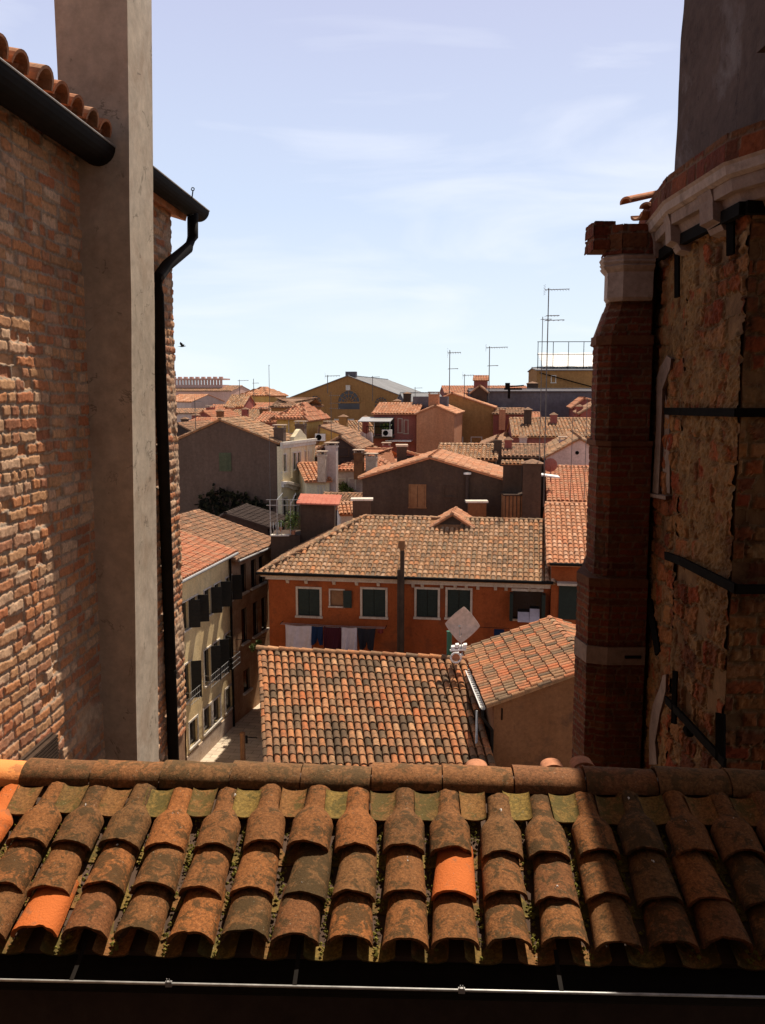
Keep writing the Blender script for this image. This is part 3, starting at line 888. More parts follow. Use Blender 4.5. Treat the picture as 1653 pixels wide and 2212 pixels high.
# channel tiles between the covers
pos = []
for r_ in (0, 1, 2):
    pos = np.array([E0 + uf * (xoff + (i + .5) * PT) + sv * (rows[r_] - .03) + nf * .004 for i in range(n0, n1 + 1)])
    stamp(pan, tile_proto(8, 3, .085, .098, .33, .045, .012, concave=True), pos, uf, sv - nf * .06, nf, .02)
pan.build('channel_tiles', M['tile_moss'], near, smooth=True)
# short channel tiles tucked under the ridge
pos = np.array([E0 + uf * (xoff + (i + .5) * PT + rngf.normal(0, .004)) + sv * (.765 + rngf.normal(0, .006)) + nf * .058 for i in range(n0, n1 + 1)])
for q_ in pos:
    sh = MB(); stamp(sh, tile_proto(10, 5, .066, .070, .19, .030, .013, concave=True), q_[None], uf, sv - nf * .03, nf, .03)
    rough(sh, .003, 30)
    sh.build('filler_tile', M['tile_moss'], near, smooth=True)
# moss and grit lying in the channels
mo = MB(); N = 4200
i_ = rngf.integers(n0, n1 + 1, N); s_ = rngf.random(N) * .86
off_ = rngf.normal(0, .013, N)
for i, s0, o_ in zip(i_, s_, off_):
    if rngf.random() > .35 + .65 * vnoise(np.array([i * .7 + 50.]), np.array([s0 * 5]), 3)[0]: continue
    c_ = E0 + uf * (xoff + (i + .5) * PT + o_) + sv * s0 + nf * (.012 + abs(o_) * .4)
    r0 = .004 + .010 * rngf.random() ** 2
    vv = [c_ + r0 * (uf * a + sv * b + nf * d) * (.7 + .6 * rngf.random()) for a, b, d in ((1, 0, 0), (0, 1, 0), (-1, 0, 0), (0, -1, 0), (0, 0, .9), (0, 0, -.5))]
    mo.add(vv, tris=[(0, 1, 4), (1, 2, 4), (2, 3, 4), (3, 0, 4), (1, 0, 5), (2, 1, 5), (3, 2, 5), (0, 3, 5)])
mm_ = mo.build('moss', M['moss_clump'], near); mm_['kind'] = 'stuff'
# white droppings and pale lichen specks on the tiles
gu = MB()
for _ in range(150):
    i = rngf.integers(n0, n1 + 1); s0 = rngf.random() * .9; a_ = rngf.normal(0, .035)
    c_ = E0 + uf * (xoff + i * PT + a_) + sv * s0 + nf * (.088 + .052 - abs(a_) ** 2 * 18 - (s0 % .27) * .12)
    r0 = .0025 + .006 * rngf.random() ** 3
    K = 7; rr = r0 * (.6 + .8 * rngf.random(K))
    vv = [c_ + nf * .004] + [c_ + uf * math.cos(6.283 * k / K) * rr[k] + sv * math.sin(6.283 * k / K) * rr[k] * 1.6 - nf * .002 for k in range(K)]
    gu.add(vv, tris=[(0, 1 + k, 1 + (k + 1) % K) for k in range(K)])
gm = gu.build('droppings', M['white_wall'], near); gm['kind'] = 'stuff'
# ridge tiles
RC = E0 + sv * 1.10 + nf * .0 + UP * (-.012)
RLEN = .392
xr0 = at(935, 1670, RC[1])[0] + .02
for k in range(-7, 9):
    m = MB()
    x0 = xr0 + k * RLEN
    if x0 < XL - .2 or x0 > XR: continue
    V, Q = tile_proto(16, 14, .118, .112, RLEN - .006, .100, .016)
    P = V.copy()
    dz = rngf.normal(0, .004)
    X = wf; Y = -uf if False else uf
    # x across the ridge, y along it
    base = RC + uf * x0 + UP * dz
    tl = rngf.normal(0, .006)
    W_ = base + P[:, [0]] * (-wf) + P[:, [1]] * uf + P[:, [2]] * UP + P[:, [1]] * UP * tl
    dd = (fbm(W_[:, 0] * 30, W_[:, 1] * 30 + W_[:, 2] * 30, 6, 4) - .5) * .006
    m.add(W_ + UP * dd[:, None], quads=Q, c=(rngf.random(), rngf.random(), 1.0 if x0 < -2.1 else 0.0))
    m.build('ridge_tile', M['ridge_near'], near, smooth=True)
# tiles of the far slope whose rounded heads show over the ridge
for px in (1033, 1197, 1264):
    m = MB()
    p_ = at(px, 1652, RC[1] + .22)
    stamp(m, tile_proto(12, 3, .070, .065, .12, .055, .012), np.array([[p_[0], p_[1], RC[2] - .062 + .035 * rngf.random()]]), uf, wf, UP, .02, np.array([[.5, .2, 0.0]]))
    m.build('rear_tile', M['tile_red'], near, smooth=True)
# gutter: half-round trough with a bright rolled rim
GY = E0 - wf * .055 - UP * .012
m = MB()
prof = [(-.10 * math.cos(math.pi * k / 12), -.10 * math.sin(math.pi * k / 12)) for k in range(13)]
V = []
for x in (XL, XR):
    for (a, b) in prof: V.append(GY + uf * x + wf * a + UP * b)
    for (a, b) in prof[::-1]: V.append(GY + uf * x + wf * a * .96 + UP * b * .96)
nn = len(prof) * 2
m.add(V, quads=[(i, (i + 1) % nn, nn + (i + 1) % nn, nn + i) for i in range(nn)])
gut = m.build('gutter', M['black_metal'], near, smooth=False)
m = MB(); m.tube([GY - wf * .103 + uf * XL, GY - wf * .103 + uf * XR], .0062, 8)
m.build('gutter_rim', M['steel'], gut, smooth=True)
for px in (155, 640, 1210):
    p_ = at(px, 2115, 3.5); x = p_[0] / math.cos(th)
    m = MB(); a_ = GY - wf * .103 + uf * x + UP * .004
    m.obox(a_ - uf * .009, uf * .018, wf * .10 + UP * .03, UP * .003)
    m.obox(a_ - uf * .009 + wf * .10 + UP * .03, uf * .018, wf * .08 + UP * .04, UP * .003)
    m.build('gutter_strap', M['black_metal'], near)
for px in (368, 998):
    p_ = at(px, 2115, 3.5); x = p_[0] / math.cos(th)
    m = MB(); a_ = GY - wf * .110 + uf * x
    m.obox(a_ - uf * .014 - UP * .012, uf * .028, wf * .012, UP * .024)
    m.tube([a_ + UP * .008 - uf * .01, a_ + UP * .028 - uf * .006], .002, 5); m.tube([a_ + UP * .008 + uf * .01, a_ + UP * .028 + uf * .004], .002, 5)
    m.build('gutter_clip', M['grey_metal'], near)

# ================================================================== UNSEEN HOUSE BLOCK ADDED BEHIND THE CAMERA TO BLOCK BACK SKY
vh = thing('sky_block_house', 'unseen plain dark house block added behind the viewer to block the sky and deepen the near shade', 'house', (0, -4, 0))
m = MB(); m.box(-9, 11, -9, -.9, 0, CAMZ - 1.2); m.box(-9, -.8, -9, -.9, CAMZ - 1.2, CAMZ + 1.2); m.box(.8, 11, -9, -.9, CAMZ - 1.2, CAMZ + 1.2); m.box(-9, 11, -9, -.9, CAMZ + 1.2, CAMZ + 7)
m.box(-.8, .8, -9, -1.2, CAMZ - 1.2, CAMZ + 1.2)
m.build('wall', M['darker_wall'], vh)

# ================================================================== LEFT HOUSE
hl_ = R(3.66)
wl3 = np.array([math.sin(hl_), math.cos(hl_), 0]); nl3 = np.array([math.cos(hl_), -math.sin(hl_), 0])
LO = np.array([-2.57, 0, 0]) / 1.0
def lw(s_, p, z):                       # along the wall, out from it, height
    return LO + wl3 * s_ + nl3 * p + UP * z
left = thing('brick_house', 'tall old brick house at the left edge with a plastered chimney stack and black gutters', 'house', lw(6.5, -1, 0))
mb = MB()
V, Q, C = brick_relief(lw(4.3, 0, 0), wl3, nl3, 2.35, CAMZ - 2.9, CAMZ + 1.85, .007, .235, .078, 11, mortar=.012, depth=.011, rough=.003, smear=.34, warp=.028, chip=.5)
mb.add(V, quads=Q, c=C)
V, Q, C = brick_relief(lw(6.65, 0, 0), wl3, nl3, 1.95, CAMZ - 3.4, CAMZ + 1.9, .012, .235, .078, 11, mortar=.014, depth=.014, rough=.008, smear=.45, warp=.03, chip=.25)
mb.add(V, quads=Q, c=C)
mb.build('wall', M['brick_left'], left, smooth=True)
mb = MB()
V, Q, C = brick_relief(lw(8.60, .0, 0), -nl3, wl3, 4.5, CAMZ - 6, CAMZ + 1.9, .05, .235, .078, 12, smear=.4)
mb.add(V, quads=Q, c=C)
mb.obox(lw(1.5, -4.5, 0), nl3 * 4.48, wl3 * 7.15, UP * (CAMZ + 1.75))
mb.obox(lw(1.5, -4.5, 0), nl3 * 4.52, wl3 * 2.85, UP * (CAMZ + 1.75))
mb.obox(lw(6.6, -4.5, 0), nl3 * 4.49, wl3 * 1.99, UP * (CAMZ - 3.2))
mb.build('inner_wall', M['old_brick'], left)
# chimney stack
Y1 = 6.5
m = MB()
pz = [(CAMZ - 4, .30, 0), (CAMZ - .5, .30, .0), (CAMZ + 1.15, .30, 0), (CAMZ + 1.75, .31, 0), (CAMZ + 2.3, .31, -.36), (CAMZ + 5.2, .31, -.38)]
def stack_ring(z, p, back, s0=6.45, s1=6.97):
    b = -.05 + back
    return [lw(s0, b, z), lw(s0, p, z), lw(s1, p, z), lw(s1, b, z)]
rings = []
zz = np.linspace(CAMZ - 4, CAMZ + 5.2, 60)
for z in zz:
    j = (vnoise(np.array([z * 1.7]), np.array([2.2]), 9)[0] - .5) * .012
    dz_ = z - CAMZ; rings.append(stack_ring(z, .335 + .026 * dz_ + j * .6, -.06 if z > CAMZ + 1.5 else -.0))
m.loft(rings)
ch_ = m.build('chimney', M['chimney_plaster'], left)
m = MB(); m.loft([[lw(6.44, -.43, CAMZ + 4.9), lw(6.44, .36, CAMZ + 4.9), lw(7.17, .36, CAMZ + 4.9), lw(7.17, -.43, CAMZ + 4.9)], [lw(6.44, -.43, CAMZ + 5.3), lw(6.44, .36, CAMZ + 5.3), lw(7.17, .36, CAMZ + 5.3), lw(7.17, -.43, CAMZ + 5.3)]])
m.build('chimney_cap', M['chimney_plaster'], ch_)
# roof of the left house
m = MB(); rise = math.tan(R(17))
ez = CAMZ + 1.80
def lroof(s0, s1, pp=.24, dz=-.08):
    o = lw(s0, pp, ez + dz); u_ = wl3; sv_ = -nl3 * math.cos(R(17)) + UP * math.sin(R(17))
    slab(m, [o, o + u_ * (s1 - s0), o + u_ * (s1 - s0) + sv_ * 2.6, o + sv_ * 2.6], .06)
    tile_field(m, o + np.cross(u_, sv_) * .01, u_, sv_, s1 - s0, 2.6, 0, 0, .235, .34, 10, True, .10, .016, .02, ls=2)
lroof(2.6, 6.42); lroof(7.15, 8.85, .10, -.07)
m.build('roof', M['tile_orange'], left)
def hgutter(s0, s1, zc, r=.105, p=.24, drop=0.0):
    g = MB(); V = []; K = 12
    for s_ in (s0, s1):
        for k in range(K + 1):
            a = math.pi * k / K; V.append(lw(s_, p + r * math.cos(a), zc - r * math.sin(a)))
        for k in range(K, -1, -1):
            a = math.pi * k / K; V.append(lw(s_, p + r * .95 * math.cos(a), zc - r * .95 * math.sin(a) ))
    n_ = 2 * (K + 1)
    g.add(V, quads=[(i, (i + 1) % n_, n_ + (i + 1) % n_, n_ + i) for i in range(n_)])
    for s_ in (s0, s1):
        g.add([lw(s_, p + r * math.cos(math.pi * k / K), zc - r * math.sin(math.pi * k / K)) for k in range(K + 1)], polys=[list(range(K + 1))])
    o = g.build('gutter', M['black_metal'], left)
    g = MB(); g.tube([lw(s0, p + r, zc), lw(s1, p + r, zc)], .007, 6); g.build('gutter_rim', M['grey_metal'], o)
    return o
hgutter(2.6, 6.50, CAMZ + 1.72, .128, .155)
hgutter(7.12, 9.02, CAMZ + 1.80, .105, .17)
# soffit boards
m = MB(); m.obox(lw(2.6, -.02, CAMZ + 1.70), nl3 * .20, wl3 * 3.84, UP * .05); m.obox(lw(7.13, -.02, CAMZ + 1.74), nl3 * .20, wl3 * 1.82, UP * .05)
m.build('eave_board', M['base_dark'], left)
# hook on the far gutter
m = MB(); m.tube([lw(8.35, .29, CAMZ + 1.78), lw(8.35, .30, CAMZ + 1.845)], .006, 5)
m.tube([lw(8.35, .30, CAMZ + 1.86) + np.array([math.cos(a) * .014, 0, math.sin(a) * .014]) for a in np.linspace(0, 6.2, 9)], .005, 5)
m.build('gutter_hook', M['black_metal'], left)
# downpipe
PS = 7.98
pts = [lw(8.72, .19, CAMZ + 1.72), lw(8.70, .19, CAMZ + 1.50), lw(8.62, .16, CAMZ + 1.38), lw(8.18, .09, CAMZ + 1.16), lw(8.02, .062, CAMZ + 1.04), lw(PS, .06, CAMZ + .88), lw(PS, .06, CAMZ - 8)]
m = MB(); m.tube(pts, .052, 14)
pipe = m.build('downpipe', M['black_metal'], left, smooth=True)
for z in (CAMZ + .2, CAMZ - 2.6):
    m = MB(); m.tube([lw(PS, .06, z - .02), lw(PS, .06, z + .02)], .057, 14); m.obox(lw(PS - .01, 0, z - .012), wl3 * .02, nl3 * .05, UP * .024)
    m.build('pipe_bracket', M['black_metal'], pipe)
# dark slatted shutter at the foot of the brick wall
q0 = at(0, 1590, 5.0); q1 = at(107, 1600, 5.42)
m = MB()
for k in range(7):
    z = q1[2] - .02 - k * .024
    m.obox(lw(4.75, .02, z), wl3 * .80, nl3 * .045, UP * .016)
m.obox(lw(4.75, .015, q1[2] - .2), wl3 * .80, nl3 * .02, UP * .21)
m.build('slatted_vent', M['dark_wood'], left)

# ================================================================== CHURCH APSE, right
church = thing('church', 'dark brick church apse with white stone cornice, buttress and iron tie bars', 'church', (3.4, 7, 0))
def pxy(px, Y, y=850):                  # plan point seen at column px at camera height
    r_ = ray(px, y); return np.array([r_[0] * Y / r_[1], Y])
# rubble faces
c0 = pxy(1394, 8.35, 1250); c1 = pxy(1474, 7.10, 1000); c2 = pxy(1594, 5.98, 1000); c3 = pxy(1990, 5.96)
mb = MB()
def face(a, b, z0, z1, seed, res=.013, **k):
    d = b - a; Ln = np.linalg.norm(d); u_ = np.array([d[0] / Ln, d[1] / Ln, 0]); n_ = np.array([u_[1], -u_[0], 0])
    # outside is to the viewer: when walking a -> b (left to right) normal points at the camera
    V, Q, C = brick_relief((a[0], a[1], 0), u_, n_, Ln, z0, z1, res, **k, seed=seed)
    return V, Q, C
ctop = CAMZ + 1.5
kw = dict(bl=.26, bh=.165, mortar=.018, depth=.022, rough=.018, smear=.55, warp=.13, chip=.5, vary=.8)
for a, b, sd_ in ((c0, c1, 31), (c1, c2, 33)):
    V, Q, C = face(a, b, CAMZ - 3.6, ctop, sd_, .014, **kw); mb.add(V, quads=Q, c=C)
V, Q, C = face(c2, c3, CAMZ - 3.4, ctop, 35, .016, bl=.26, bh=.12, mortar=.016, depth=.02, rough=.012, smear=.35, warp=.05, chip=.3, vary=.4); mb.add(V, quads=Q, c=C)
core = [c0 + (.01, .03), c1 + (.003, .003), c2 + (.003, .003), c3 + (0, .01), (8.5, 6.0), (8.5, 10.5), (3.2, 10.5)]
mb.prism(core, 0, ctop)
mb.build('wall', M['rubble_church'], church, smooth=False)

# buttress at the far corner
def stage(pts, z0, z1, seed, bh=.066):
    for a, b in zip(pts, pts[1:]):
        V, Q, C = face(np.array(a), np.array(b), z0, z1, seed, .011, bl=.24, bh=bh, mortar=.010, depth=.006, rough=.004, smear=.12, warp=.012, chip=.05, vary=.15)
        mbb.add(V, quads=Q, c=C)
    p = [np.array(q) for q in pts]
    poly = [p[0] + (.02, .0)] + [q + (.012, .015) for q in p[1:-1]] + [p[-1] + (.0, .02), (p[-1][0] + .25, p[-1][1] + 1.2), (p[0][0] + .3, p[0][1] + 1.0)]
    mbb.prism(poly, z0, z1)
def zpx(px, y, Y): return at(px, y, Y)[2]
mbb = MB()
low = [pxy(1241, 8.25, 1480), pxy(1267, 7.97, 1480), pxy(1310, 7.90, 1480), pxy(1398, 7.90, 1300)]
z_l = zpx(1300, 1258, 7.9); z_m = zpx(1300, 962, 7.9); z_u = zpx(1300, 728, 7.9)
stage(low, CAMZ - 5, zpx(1300, 1436, 7.9), 41)
stage(low, zpx(1300, 1397, 7.9), z_l, 42)
mid = [pxy(1269, 8.35, 1120), pxy(1288, 8.06, 1120), pxy(1316, 7.97, 1120), pxy(1399, 7.97, 1200)]
stage(mid, z_l, z_m, 43)
upr = [pxy(1279, 8.35), pxy(1290, 8.08), pxy(1318, 8.0), pxy(1400, 8.0, 1000)]
stage(upr, z_m + .0, z_u, 44)
# battered neck between the ledge and the capital
z_c = zpx(1340, 648, 8.0)
nka = [pxy(1279, 8.35), pxy(1290, 8.08), pxy(1318, 8.0), pxy(1400, 8.0)]
nkb = [pxy(1305, 8.40), pxy(1314, 8.16), pxy(1340, 8.06), pxy(1402, 8.06)]
for i_ in range(3):
    for lv in range(16):
        f0, f1 = lv / 16, (lv + 1) / 16
        g0, g1 = [nka[q] * (1 - f0) + nkb[q] * f0 for q in (i_, i_ + 1)], [nka[q] * (1 - f1) + nkb[q] * f1 for q in (i_, i_ + 1)]
        z0_, z1_ = z_u + (z_c - z_u) * f0, z_u + (z_c - z_u) * f1
        V, Q, C = face(g0[0], g0[1], z0_, z1_ + .0, 46, .012, bl=.24, bh=.066, mortar=.010, depth=.006, rough=.004, smear=.12, warp=.012, chip=.05, vary=.15)
        dz = ((V[:, 2] - z0_) / (z1_ - z0_))[:, None]
        e0, e1 = g0[1] - g0[0], g1[1] - g1[0]
        tt_ = (((V[:, :2] - g0[0]) @ e0) / (e0 @ e0))[:, None]
        V[:, :2] += dz * ((g1[0] - g0[0]) * (1 - tt_) + (g1[1] - g0[1]) * tt_)
        mbb.add(V, quads=Q, c=C)
pf = lambda n_: [np.append(q, z_u) for q in n_]
mbb.loft([[np.append(q + (.015, .02), z_u) for q in nka] + [np.append(nka[3] + (.1, 1.), z_u), np.append(nka[0] + (.2, 1.), z_u)], [np.append(q + (.015, .02), z_c) for q in nkb] + [np.append(nkb[3] + (.1, 1.), z_c), np.append(nkb[0] + (.2, 1.), z_c)]])
mbb.box(2.35, 3.0, 8.42, 9.4, 0, ctop - .1)
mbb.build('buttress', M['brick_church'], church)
def band(pts, z0, z1, out, name, mat, extra=None, segs=None):
    m_ = MB(); p = [np.array(q) for q in pts]
    ctr = p[-1] + (0, .8)
    # offset every corner outward
    o = []
    for i, q in enumerate(p):
        dd = []
        if i > 0: e = q - p[i - 1]; dd.append(np.array([e[1], -e[0]]) / np.linalg.norm(e))
        if i < len(p) - 1: e = p[i + 1] - q; dd.append(np.array([e[1], -e[0]]) / np.linalg.norm(e))
        nn_ = sum(dd); nn_ /= np.linalg.norm(nn_); o.append((q, nn_ / max(nn_ @ dd[0], .5)))
    rg = []
    for (dz, ex) in (segs or [(0, out), (1, out)]):
        z = z0 + (z1 - z0) * dz
        rg.append([np.append(q + v * ex, z) for q, v in o] + [np.append(p[-1] + (.02, 1.0), z), np.append(p[0] + (.35, .9), z)])
    m_.loft(rg)
    return m_.build(name, M[mat], church)
band(low, zpx(1300, 1436, 7.9), zpx(1300, 1398, 7.9), .014, 'stone_band', 'church_stone')
m = MB(); s0 = at(1350, 1419, 7.885); m.box(s0[0], at(1385, 1419, 7.885)[0], 7.872, 7.92, s0[2] - .014, s0[2] + .012); m.build('iron_pin', M['iron'], church)
band(mid, z_m - .01, z_m + .035, .03, 'ledge', 'brick_church')
band(low, z_l - .05, z_l + .03, .012, 'ledge', 'brick_church')
band(upr, z_u - .06, z_u + .02, .025, 'ledge', 'brick_church')
capl = [pxy(1298, 8.3), pxy(1305, 8.06), pxy(1338, 7.96), pxy(1402, 7.96)]
zc0, zc1, zc2 = zpx(1340, 648, 7.96), zpx(1340, 586, 7.96), zpx(1340, 548, 7.96)
band(capl, zc0, zc1, 0, 'capital', 'white_stone', segs=[(0, -.02), (.12, .0), (1, .0)])
band(capl, zc1, zc2, 0, 'capital_moulding', 'white_stone', segs=[(0, .0), (.2, .03), (.34, .045), (.40, .028), (.58, .05), (.66, .04), (.86, .055), (.87, .02), (1, .02)])
zp = zpx(1340, 484, 7.96)
pp_ = [pxy(1292, 8.3), pxy(1300, 8.05), pxy(1334, 7.94), pxy(1404, 7.94)]
m = MB()
for a, b in zip(pp_, pp_[1:]):
    V, Q, C = face(a, b, zc2, zp, 61, .012, bl=.26, bh=.145, mortar=.012, depth=.010, rough=.006, smear=.2, warp=.012, chip=.2, vary=.3); m.add(V, quads=Q, c=C)
m.prism([pp_[0] + (.015, .01), pp_[1] + (.01, .012), pp_[2] + (.005, .015), pp_[3] + (0, .015), pp_[3] + (.02, 1.0), pp_[0] + (.35, .9)], zc2, zp - .003)
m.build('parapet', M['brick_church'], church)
m = MB(); a_ = at(1279, 535, 8.1); b_ = at(1326, 481, 8.1); m.box(a_[0] + .012, b_[0] - .01, 8.03, 8.35, a_[2] - .025, b_[2] - .003)
for z0_, z1_ in ((a_[2] - .03, a_[2] + .085), (a_[2] + .095, b_[2])):
    V, Q, C = face(np.array([a_[0], 8.02]), np.array([b_[0], 8.02]), z0_, z1_, 63, .01, bl=.16, bh=.12, mortar=.008, depth=.008, rough=.007, smear=.3, chip=.4); m.add(V, quads=Q, c=C)
    V, Q, C = face(np.array([a_[0], 8.35]), np.array([a_[0], 8.02]), z0_, z1_, 64, .01, bl=.16, bh=.12, mortar=.008, depth=.008, rough=.007, smear=.3, chip=.4); m.add(V, quads=Q, c=C)
m.build('parapet_block', M['brick_church'], church)

# cornice: white stone course on corbels with a brick course above
k0, k1, k2, k3, k4 = np.array([2.30, 8.75]), np.array([2.21, 7.05]), np.array([2.235, 5.92]), np.array([2.55, 5.16]), np.array([3.6, 4.7])
k0 = pxy(1368, 8.55)
path = [k0, k1, k2, k3, k4]
def offs(path, e):
    o = []
    for i, q in enumerate(path):
        dd = []
        if i > 0: d_ = q - path[i - 1]; dd.append(np.array([d_[1], -d_[0]]) / np.linalg.norm(d_))
        if i < len(path) - 1: d_ = path[i + 1] - q; dd.append(np.array([d_[1], -d_[0]]) / np.linalg.norm(d_))
        v = sum(dd); v /= np.linalg.norm(v); o.append(q + v * e / max(v @ dd[0], .4))
    return o
def course(name, mat, segs, zb_, zt_, inner=.9):
    m_ = MB(); rg = []
    for f, e in segs:
        z = zb_ + (zt_ - zb_) * f
        rg.append([np.append(q, z) for q in offs(path, e)] + [np.append(path[-1] + (.6, .9), z), np.append(path[0] + (.7, .3), z)])
    m_.loft(rg)
    return m_.build(name, M[mat], church)
zA = at(1545, 384, 5.92)[2]; zB = at(1545, 352, 5.92)[2]; zC = at(1545, 289, 5.9)[2]
course('cornice_bed', 'church_stone', [(0, -.22), (.3, -.19), (.32, -.13), (.62, -.10), (.64, -.05), (1, -.04)], zA - .22, zA)
course('cornice', 'white_stone', [(0, -.03), (.2, .0), (.8, .01), (1, .03)], zA, zB)
m = MB()
for a, b in zip(path, path[1:]):
    V, Q, C = face(a - (.012, 0.03), b - (.012, 0.03), zB, zC, 51, .014, bl=.36, bh=.19, mortar=.012, depth=.008, rough=.004, smear=.1, warp=.015, chip=.05, vary=.2)
    m.add(V, quads=Q, c=C)
m.prism([q for q in offs(path, -.005)] + [path[-1] + (.6, .9), path[0] + (.7, .3)], zB, zC)
m.build('brick_course', M['brick_church'], church)
for f, sg in ((.38, 0), (.90, 0), (.62, 1), (.6, 2)):      # corbels under the cornice
    a, b = path[sg], path[sg + 1]; d_ = (b - a) / np.linalg.norm(b - a); nn_ = np.array([d_[1], -d_[0]]); c_ = a + (b - a) * f
    prof_ = [(-.34, -.34), (-.24, -.34), (-.20, -.29), (-.13, -.27), (-.10, -.22), (-.05, -.20), (-.04, -.06), (-.02, 0), (-.34, 0)]
    m = MB(); rg = []
    for w_ in (-.12, .12):
        rg.append([np.append(c_ + d_ * w_ + nn_ * x, zA + z) for x, z in prof_])
    m.loft(rg); m.build('corbel', M['church_stone'], church)
# barrel tiles at the end of the apse roof
tl = thing('roof_tile', 'two broken terracotta barrel tiles poking out above the white stone cornice', 'roof tiles', at(1385, 430, 7.9))
m = MB(); p_ = at(1352, 434, 7.85)
stamp(m, tile_proto(12, 3, .085, .075, .50, .06, .018), np.array([p_ + (0, 0, -.02)]), np.array([0.35, -.93, 0]), np.array([.90, .34, .25]), np.array([-.2, -.1, .97]), 0, np.array([[.6, .2, 0]]))
stamp(m, tile_proto(12, 3, .075, .08, .35, .06, .018), np.array([at(1375, 462, 7.9)]), np.array([0.45, -.88, 0.1]), np.array([.87, .45, .12]), np.array([.1, .05, -.99]), 0, np.array([[.3, .2, 0]]))
stamp(m, tile_proto(12, 3, .07, .07, .3, .05, .018), np.array([at(1394, 448, 7.8)]), np.array([0.5, -.86, 0]), np.array([.86, .5, .05]), np.array([0, 0, 1.]), 0, np.array([[.7, .2, 0]]))
m.build('tile', M['tile_orange'], tl)
# tower above the apse
m = MB()
zt0 = zC - .05; zt1 = CAMZ + 3.80
tf = pxy(1461, 8.0)
NS = 40
rings = []
for k in range(NS + 1):
    f = k / NS; z = zt0 + (zt1 - zt0) * f
    j = (vnoise(np.array([z * 3.]), np.array([7.7]), 4)[0] - .5) * .02
    xl = 2.585 + .02 * f + j
    rings.append([(xl - .02, 8.0, z), (xl + .10, 4.6, z), (9, 4.4, z), (9, 9.5, z), (xl + .4, 9.2, z)])
m.loft(rings)
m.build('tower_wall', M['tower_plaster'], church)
m = MB()      # blind recess moulding in the tower face
for (y0_, y1_, z0_, z1_) in ((5.4, 6.3, CAMZ + 2.30, CAMZ + 2.36), (5.9, 6.0, CAMZ + 1.9, CAMZ + 2.3)):
    m.box(2.545, 2.70, y0_, y1_, z0_, z1_)
m.build('tower_moulding', M['tower_plaster'], church)

# iron tie bars
def strap(name, pts, w=.075, t_=.02):
    """flat bar through 3-D points lying on the walls"""
    m_ = MB()
    for a, b in zip(pts, pts[1:]):
        a, b = np.asarray(a, float), np.asarray(b, float); d_ = b - a; d_ /= np.linalg.norm(d_)
        side_ = np.array([-1.0, -.55, 0]); side_ -= d_ * (side_ @ d_); side_ /= np.linalg.norm(side_)
        v = np.cross(d_, side_); v /= np.linalg.norm(v)
        m_.obox(a - v * w / 2 - d_ * .01, b - a + d_ * .02, v * w, side_ * t_)
    return m_.build(name, M['iron'], church)
def onface(px, y, a, b, off=.035):
    d_ = b - a; d_ /= np.linalg.norm(d_); n_ = np.array([d_[1], -d_[0]])
    r_ = ray(px, y); q = a + n_ * off
    t_ = (q @ n_) / (r_[:2] @ n_)
    return np.array([r_[0] * t_, r_[1] * t_, CAMZ + r_[2] * t_])
strap('tie_bar', [onface(1440, 888, c0, c1), onface(1474, 889, c0, c1), onface(1592, 891, c1, c2), onface(1700, 891, c2, c3)], .06)
strap('tie_bar', [onface(1441, 1200, c0, c1), onface(1474, 1212, c0, c1), onface(1591, 1271, c1, c2), onface(1700, 1271, c2, c3)], .068)
strap('tie_bar', [onface(1400, 1268, c0, c1), onface(1424, 1410, c0, c1)], .075)
strap('tie_bar', [onface(1442, 1512, c0, c1), onface(1474, 1545, c0, c1), onface(1568, 1648, c1, c2)], .065)
strap('tie_bar', [onface(1461, 1452, c0, c1), onface(1458, 1560, c0, c1)], .045)
strap('tie_bar', [onface(1559, 1544, c1, c2), onface(1559, 1640, c1, c2)], .075)
zr_ = at(1592, 452, 5.95)[2]
strap('tie_bar', [np.append(offs([c0, c1, c2, c3], .05)[0], zr_), np.append(offs([c0, c1, c2, c3], .06)[1], zr_), np.append(offs([c0, c1, c2, c3], .06)[2], zr_), np.append(offs([c0, c1, c2, c3], .06)[3], zr_)], .085, .05)
strap('tie_bar', [onface(1581, 440, c1, c2, .05), onface(1581, 548, c1, c2, .05)], .06)
strap('tie_bar', [onface(1465, 520, c0, c1, .05), onface(1465, 640, c0, c1, .05)], .045)
m = MB(); q = onface(1490, 1576, c1, c2, .05); m.tube([q + (0, 0, -.05), q, q + (0, 0, .05)], [.03, .055, .03], 8); m.build('iron_boss', M['iron'], church)
# pointed window jambs of white stone
def jamb(pts, Yd=0.06, name='window_jamb'):
    m_ = MB(); P_ = [onface(x, y, c0, c1, .0) for x, y in pts]; n_ = np.array([-.80, -.60, 0])
    k_ = len(P_)
    m_.loft([P_, [p + n_ * Yd for p in P_]]); return m_.build(name, M['church_stone'], church)
jamb([(1418, 1063), (1431, 1066), (1437, 940), (1440, 840), (1457, 795), (1459, 775), (1450, 768), (1436, 792), (1428, 815), (1426, 930)])
jamb([(1431, 1060), (1450, 1066), (1449, 900), (1440, 850), (1437, 940)], .02, 'window_reveal')
jamb([(1412, 1071), (1452, 1078), (1452, 1070), (1412, 1064)], .09, 'window_sill')
jamb([(1411, 1648), (1428, 1648), (1424, 1600), (1434, 1540), (1447, 1490), (1448, 1455), (1441, 1456), (1435, 1480), (1419, 1520), (1411, 1570)])
